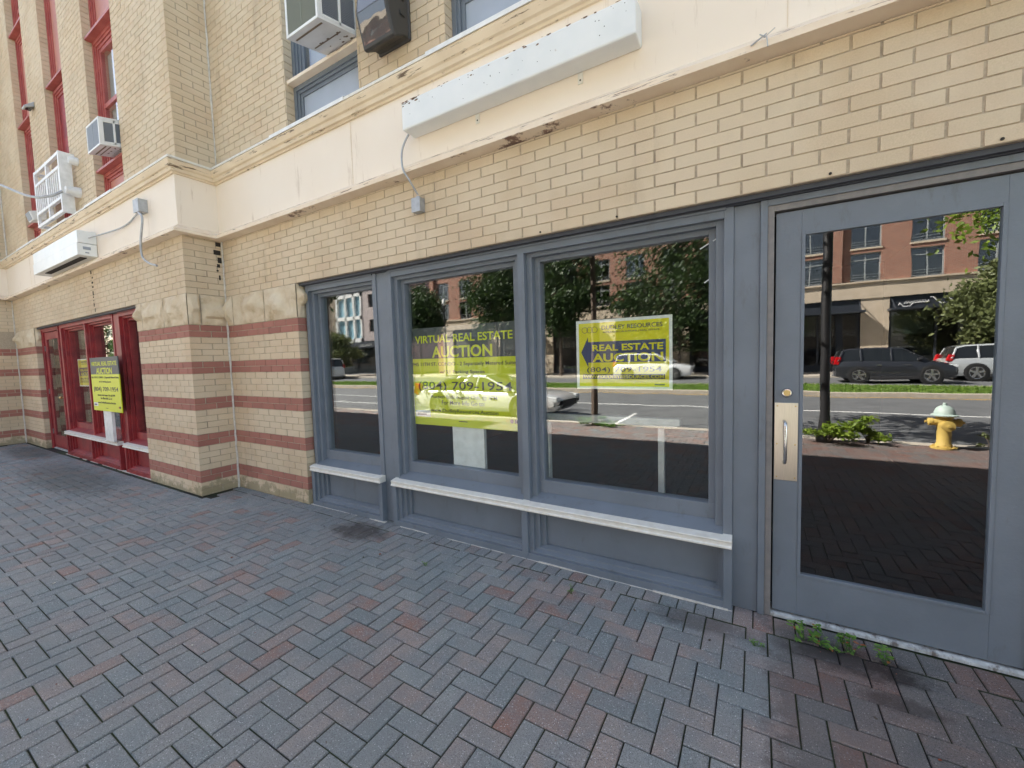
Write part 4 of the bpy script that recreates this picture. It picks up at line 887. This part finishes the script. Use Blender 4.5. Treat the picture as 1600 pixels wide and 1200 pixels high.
    for s in (-1,1):
        def side(x,z,k): # point on greenhouse side at height z
            return (x,s*(W/2*k*(1.06-.22*max(0,min(1,(z-bh)/(H-bh))))+s*0+.006),z)
        f=G[-1]; r_=G[-2]; b0=G[0]; b1=G[1]
        rf.tube([side(f[0],bh,.86),(r_[0],s*(W/2*r_[3]*.84+.005),r_[2]-.04)],.03,6); rf.tube([side(b0[0]+.03,bh,.86),(b1[0],s*(W/2*b1[3]*.84+.005),b1[2]-.04)],.045 if suv else .035,6)
        rf.tube([side(-.02*L,bh,.86),(-.02*L,s*(W/2*.83*.84+.004),H-.07)],.03,6)
        if suv: rf.tube([side(-.27*L,bh,.86),(-.27*L,s*(W/2*.82*.84+.004),H-.07)],.04,6)
        if suv: rf.add([side(-h+.14,bh-.02,.88),side(-h+.95,bh-.02,.88),(-h+.72,s*(W/2*.83*.86+.012),H-.08),(-h+.36,s*(W/2*.83*.86+.012),H-.14)],[(0,1,2,3)]) if 0 else None
    put(rf).build('roof',paintm,t,smooth=True)
    for s in (-1,1):
        for xw in (-wb,wb):
            mb=MB(); mb.lathe([(wr+.055,-.02*s),(wr+.055,.006*s),(wr+.03,.008*s)],(xw,s*W/2*.995,wr),'y',24); put(mb); mb.build('wheel_arch',M['dplast'],t,norm=True)
            mb=MB(); yy=s*(W/2-.09); mb.lathe([(wr*.7,-.1*s),(wr*.97,-.1*s),(wr,-.06*s),(wr,.085*s),(wr*.96,.112*s),(wr*.68,.112*s)],(xw,yy,wr),'y',24); put(mb)
            wh=mb.build('wheel',M['rubber'],t,smooth=True,norm=True)
            mb=MB(); mb.lathe([(wr*.7,.1*s),(wr*.69,.118*s),(wr*.62,.114*s),(wr*.6,.08*s)],(xw,yy,wr),'y',24)
            for q in range(5):
                a=q*1.2566+.3
                mb.obox((xw+wr*.33*math.cos(a),yy+.105*s,wr+wr*.33*math.sin(a)),(wr*.33*math.cos(a),0,wr*.33*math.sin(a)),(0,.012,0),(-.045*math.sin(a),0,.045*math.cos(a)))
            mb.lathe([(.07,.08*s),(.06,.125*s)],(xw,yy,wr),'y',12); put(mb); mb.build('rim',M['alloy'],wh,norm=True,off=t['_o'])
        mb=MB(); mb.obox((-h+.10,s*W/2*.83,bh+.02),(.10,0,-.02),(0,.09,0),(.05,0,.17)); put(mb).build('tail_lamp',M['lampred'],t,bevel=.02)
        mb=MB(); mb.obox((h-.2,s*W/2*.76,bh*.74),(.17,0,-.02),(0,.12,0),(0,0,.06)); put(mb).build('headlamp',M['lampwhite'],t,bevel=.02)
        mb=MB(); mb.obox((.2*L,s*(W/2*.96),bh+.06),(.07,0,0),(0,.09,0),(0,0,.06)); put(mb).build('wing_mirror',paintm,t,bevel=.03)
        mb=MB()
        for xh in (-.1*L,.13*L): mb.obox((xh-.1,s*(W/2*.995+.01),bh-.2),(.09,0,0),(0,.014,0),(0,0,.014))
        put(mb).build('door_handle',M['alloy'],t)
        if suv: put(MB().obox((0,s*(W/2*.985),.27),(.2*L,0,0),(0,.03,0),(0,0,.07))).build('sill_cladding',M['dplast'],t,bevel=.02)
    put(MB().obox((h-.03,0,bh*.55),(.035,0,0),(0,W*.26,0),(0,0,.09))).build('grille',M['dplast'],t,bevel=.01)
    return t
car(3.2,-20.05,-.12,4.25,1.85,1.66,M['cdark'],'dark gray SUV standing across the street in front of the stone faced shops')
car(7.7,-22.3,-.12,4.5,1.85,1.68,M['csilver'],'silver SUV with black wheels parked just ahead of the dark gray SUV')
car(-8.3,-22.4,-.12,4.9,1.9,1.72,M['cwhite'],'white SUV parked across the street in front of the big dark tree')
car(-9.25,-4.65,-.12,4.9,1.8,1.22,M['cwhite'],'low white sedan parked at the near kerb left of the slim tree',kind='sedan',face=1)
car(-36.2,-22.2,-.12,5.2,2.0,2.1,M['cwhite'],'tall white van parked far down the other side of the street',face=-1,rotz=.5)
# ---------------------------------------------------------------- buildings across the street
def fbrick():
    m,N,L,P=nodes('orange_brick_wall'); P.inputs['Roughness'].default_value=.9
    b=N.new('ShaderNodeTexBrick'); g=N.new('ShaderNodeNewGeometry'); s=N.new('ShaderNodeSeparateXYZ'); L.new(g.outputs['Position'],s.inputs[0])
    c=N.new('ShaderNodeCombineXYZ'); L.new(math_(N,L,'ADD',s.outputs[0],s.outputs[1]),c.inputs[0]); L.new(s.outputs[2],c.inputs[1]); L.new(c.outputs[0],b.inputs['Vector'])
    b.inputs['Scale'].default_value=1; b.inputs['Brick Width'].default_value=.22; b.inputs['Row Height'].default_value=.075; b.inputs['Mortar Size'].default_value=.008
    b.inputs['Color1'].default_value=(.38,.17,.115,1); b.inputs['Color2'].default_value=(.28,.12,.085,1); b.inputs['Mortar'].default_value=(.4,.32,.25,1)
    L.new(b.outputs['Color'],P.inputs['Base Color']); return m
M['fbrick']=fbrick(); M['limestone']=paint('limestone',(.62,.52,.4),.85,(.54,.45,.34),2)
M['winframe']=paint('pale_gray_window_frame',(.34,.37,.37),.5); M['darkfront']=paint('dark_shopfront',(.035,.042,.055),.5); M['shade']=flat('pale_green_blind',(.22,.27,.2),.8)
fb=thing('brick_apartment_block',(-7,-29,0),'orange brick block with limestone ground floor and dark shopfronts across the street','building')
YB=-29.0; per=2.9; wx=[]; x=5.16-per*12
holes=[]
k=0
while x<18:
    wx.append(x)
    for (a,b) in ((5.75,7.5),(7.85,9.7),(10.7,12.6)): holes.append((x,x+1.5,a,b))
    x+=per
def cellsb(mb,x0,x1,z0,z1,holes,yf,th):   # facing +y
    xs=sorted({x0,x1,*[h[i] for h in holes for i in (0,1) if x0<h[i]<x1]}); zs=sorted({z0,z1,*[h[i] for h in holes for i in (2,3) if z0<h[i]<z1]})
    for a,b in zip(xs,xs[1:]):
        for c,d_ in zip(zs,zs[1:]):
            m=((a+b)/2,(c+d_)/2)
            if any(h[0]<m[0]<h[1] and h[2]<m[1]<h[3] for h in holes): continue
            mb.box(a,b,yf-th,yf,c,d_)
mb=MB(); cellsb(mb,-30.3,18,5.7,13.6,holes,YB,.35); mb.box(-30.3,18,YB-9,YB-.5,0,13.4); 
for x in wx[::3]: mb.box(x-.95,x-.45,YB,YB+.22,5.75,13.6)
mb.build('brick_wall',M['fbrick'],fb)
mb=MB(); mb.box(-30.5,18.2,YB-.4,YB+.12,4.64,5.62); mb.box(-30.6,18.3,YB-.4,YB+.24,5.62,5.72); mb.box(-30.6,18.3,YB-.5,YB+.4,13.6,13.95)
pr_=[5.74-5.8*k for k in range(-2,7)]
for x in pr_: mb.box(x,x+1.36,YB-.4,YB+.05,0,4.64)
for h in holes: mb.box(h[0]-.05,h[1]+.05,YB-.2,YB+.06,h[2]-.12,h[2]) if h[2]>6 else None
mb.build('limestone_trim',M['limestone'],fb)
mb=MB(); ed=sorted(pr_)
for a,b in zip(ed,ed[1:]):
    p,q=a+1.36,b; mb.box(p,q,YB-.3,YB-.02,3.9,4.64); mb.box(p,p+.14,YB-.3,YB-.1,0,3.9); mb.box(q-.14,q,YB-.3,YB-.1,0,3.9); m_=(p+q)/2; mb.box(m_-.05,m_+.05,YB-.3,YB-.1,0,3.9); mb.box(p+.14,q-.14,YB-.3,YB-.12,0,.45)
    mb.box(p+(q-p)*.72,p+(q-p)*.8,YB-.3,YB-.1,0,3.9)
    mb.box(p-.1,q+.1,YB-.02,YB+1.0,3.78,3.9)
    for xx in (p+.1,q-.1): mb.tube([(xx,YB,4.5),(xx,YB+.9,3.88)],.03,6)
mb.build('shopfront_trim',M['darkfront'],fb)
mb=MB(); sh=MB(); bk=MB()
for a,b in zip(ed,ed[1:]): 
    p,q=a+1.36,b; mb.add([(p,YB-.2,.4),(q,YB-.2,.4),(q,YB-.2,3.9),(p,YB-.2,3.9)],[(0,3,2,1)]); sh.box(p+.2,p+(q-p)*.48,YB-.34,YB-.32,2.35,3.9); bk.box(p,q,YB-.48,YB-.45,0,3.9)
mb.build('shop_glass',M['glassfar'],fb); sh.build_each('shop_blind',M['shade'],fb); bk.build('shop_interior',M['glassblack'],fb)
# script lettering over the shop: white strokes on the dark band
mb=MB().use(M['white']); rr=random.Random(12); X=7.5
def P3(x,z): return (X+x,YB+.005,4.2+z)
mb.tube([P3(.0,-.12),P3(.1,.0),P3(.05,.05),P3(.25,-.2),P3(.55,-.22),P3(.7,-.05)],.03,5)
for k in range(9): mb.tube([P3(.3+k*.13,-.06),P3(.36+k*.13,.08),P3(.40+k*.13,-.05)],.022,5)
mb.tube([P3(1.45,.25),P3(1.6,.22),P3(1.75,.05),P3(1.95,-.15),P3(2.1,-.15)],.035,5); mb.tube([P3(2.2,.0),P3(2.3,.1),P3(2.4,.0)],.03,5); mb.tube([P3(2.35,.3),P3(2.7,.02)],.04,5)
mb.build('shop_lettering',None,fb)
for h in holes:
    if h[1]<-31 or h[0]>17: continue
    x0,x1,z0,z1=h; f=MB(); t_=.06
    f.box(x0,x0+t_,YB-.2,YB-.1,z0,z1); f.box(x1-t_,x1,YB-.2,YB-.1,z0,z1); f.box(x0+t_,x1-t_,YB-.2,YB-.1,z0,z0+t_); f.box(x0+t_,x1-t_,YB-.2,YB-.1,z1-t_,z1); f.box((x0+x1)/2-.03,(x0+x1)/2+.03,YB-.19,YB-.11,z0+t_,z1-t_); f.box(x0+t_,x1-t_,YB-.189,YB-.109,z1-.45,z1-.39)
    if z0<6 or z0>7.8: 
        for k in range(3): f.box(x0,x1,YB+.02,YB+.035,z0+.08+.16*k,z0+.1+.16*k)
    w_=f.build('window',M['winframe'],fb)
    MB().add([(x0,YB-.15,z0),(x1,YB-.15,z0),(x1,YB-.15,z1),(x0,YB-.15,z1)],[(0,3,2,1)]).box(x0,x1,YB-.33,YB-.3,z0,z1).build('pane',M['glassfar'],w_,off=fb['_o'])
# white rendered block farther down with a glazed corner
wb=thing('rendered_apartment_block',(-46,-34,0),'pale rendered block with a glazed corner and black canopy farther down the other side','building')
M['pink']=paint('pinkish_render',(.42,.36,.35),.85); M['bluegl']=flat('blue_glazing',(.25,.42,.5),.1)
mb=MB(); hs=[(x,x+1.9,z,z+1.7) for x in (-45.2,-42.2) for z in (5.6,8.9,12)]
cellsb(mb,-46.6,-38.5,4.4,14.5,hs,-33,.4); mb.box(-46.6,-38.5,-40,-33.6,0,14.4); mb.build('rendered_wall',M['pink'],wb)
mb=MB(); mb.box(-52,-46.6,-40,-33.3,4.3,15); 
for z in (4.3,7.4,10.6,13.8): mb.box(-52,-46.6,-33.3,-32.9,z,z+.5)
for x in (-52,-50.2,-48.4,-46.9): mb.box(x,x+.3,-33.3,-32.9,4.3,15)
mb.build('white_corner',M['white'],wb)
MB().box(-51.9,-46.7,-33.35,-33.2,4.4,14.9).build('corner_glazing',M['bluegl'],wb)
MB().box(-52,-38.5,-33.2,-32.0,3.5,4.25).build('canopy',M['darkfront'],wb)
mb=MB(); 
for k in range(9): mb.tube([(-46+.25*k,-31.98,3.65),(-45.9+.25*k,-31.98,4.0),(-45.85+.25*k,-31.98,3.65)],.03,5)
mb.build('canopy_lettering',M['white'],wb)
MB().box(-52,-38.5,-33.6,-33.4,0,3.5).build('shop_glass',M['glassblack'],wb)
for (x0,x1,z0,z1) in hs: MB().box(x0,x1,-33.3,-33.25,z0,z1).build('window',M['glassblack'],wb)
# added glazed block and trees, keeping bright sky out of the red shop panes
ob=thing('added_far_block',(-110,-34,0),'added long dark glazed block at the far left, blocking bright sky in reflections','building')
mb=MB().use(M['limestone']); mb.box(-200,-58,-50,-34.4,0,22)
for z in range(0,23,3): mb.box(-200,-58,-34.4,-34,z,z+1.0)
for x in range(-200,-58,6): mb.box(x,x+1,-34.4,-33.9,0,22.5)
mb.build('wall',None,ob); MB().box(-199.9,-58.1,-34.4,-34.3,.5,22).build('window',M['glassblack'],ob)
for i,x in enumerate((-60,-72,-86,-101)): bush('street_tree',x,-24,2600,4,3,1.6,10,'leafdark','dark tree number %s, added at the far left against bright sky in reflections'%('one','two','three','four')[i],cat='tree',group='added far left trees',trunk=1,seed=60+i,lf=.3,cl=22,tr=.2)
# overhead wires crossing in front of the far facades
for k,(z,s) in enumerate(((7.2,.5),(7.7,.45),(8.6,.5))):
    tag(MB().tube([(-60+i*5,-10.5-.4*k,z-s*(1-((i-9)/9)**2)) for i in range(19)],.014,5).build('overhead_wire',M['black'],off=(0,-10.5,z)),'thin black overhead wire above the road, %s of three'%('lowest','middle','highest')[k],'wire','overhead wires')
for o in bpy.data.objects:
    if '_o' in o: del o['_o']
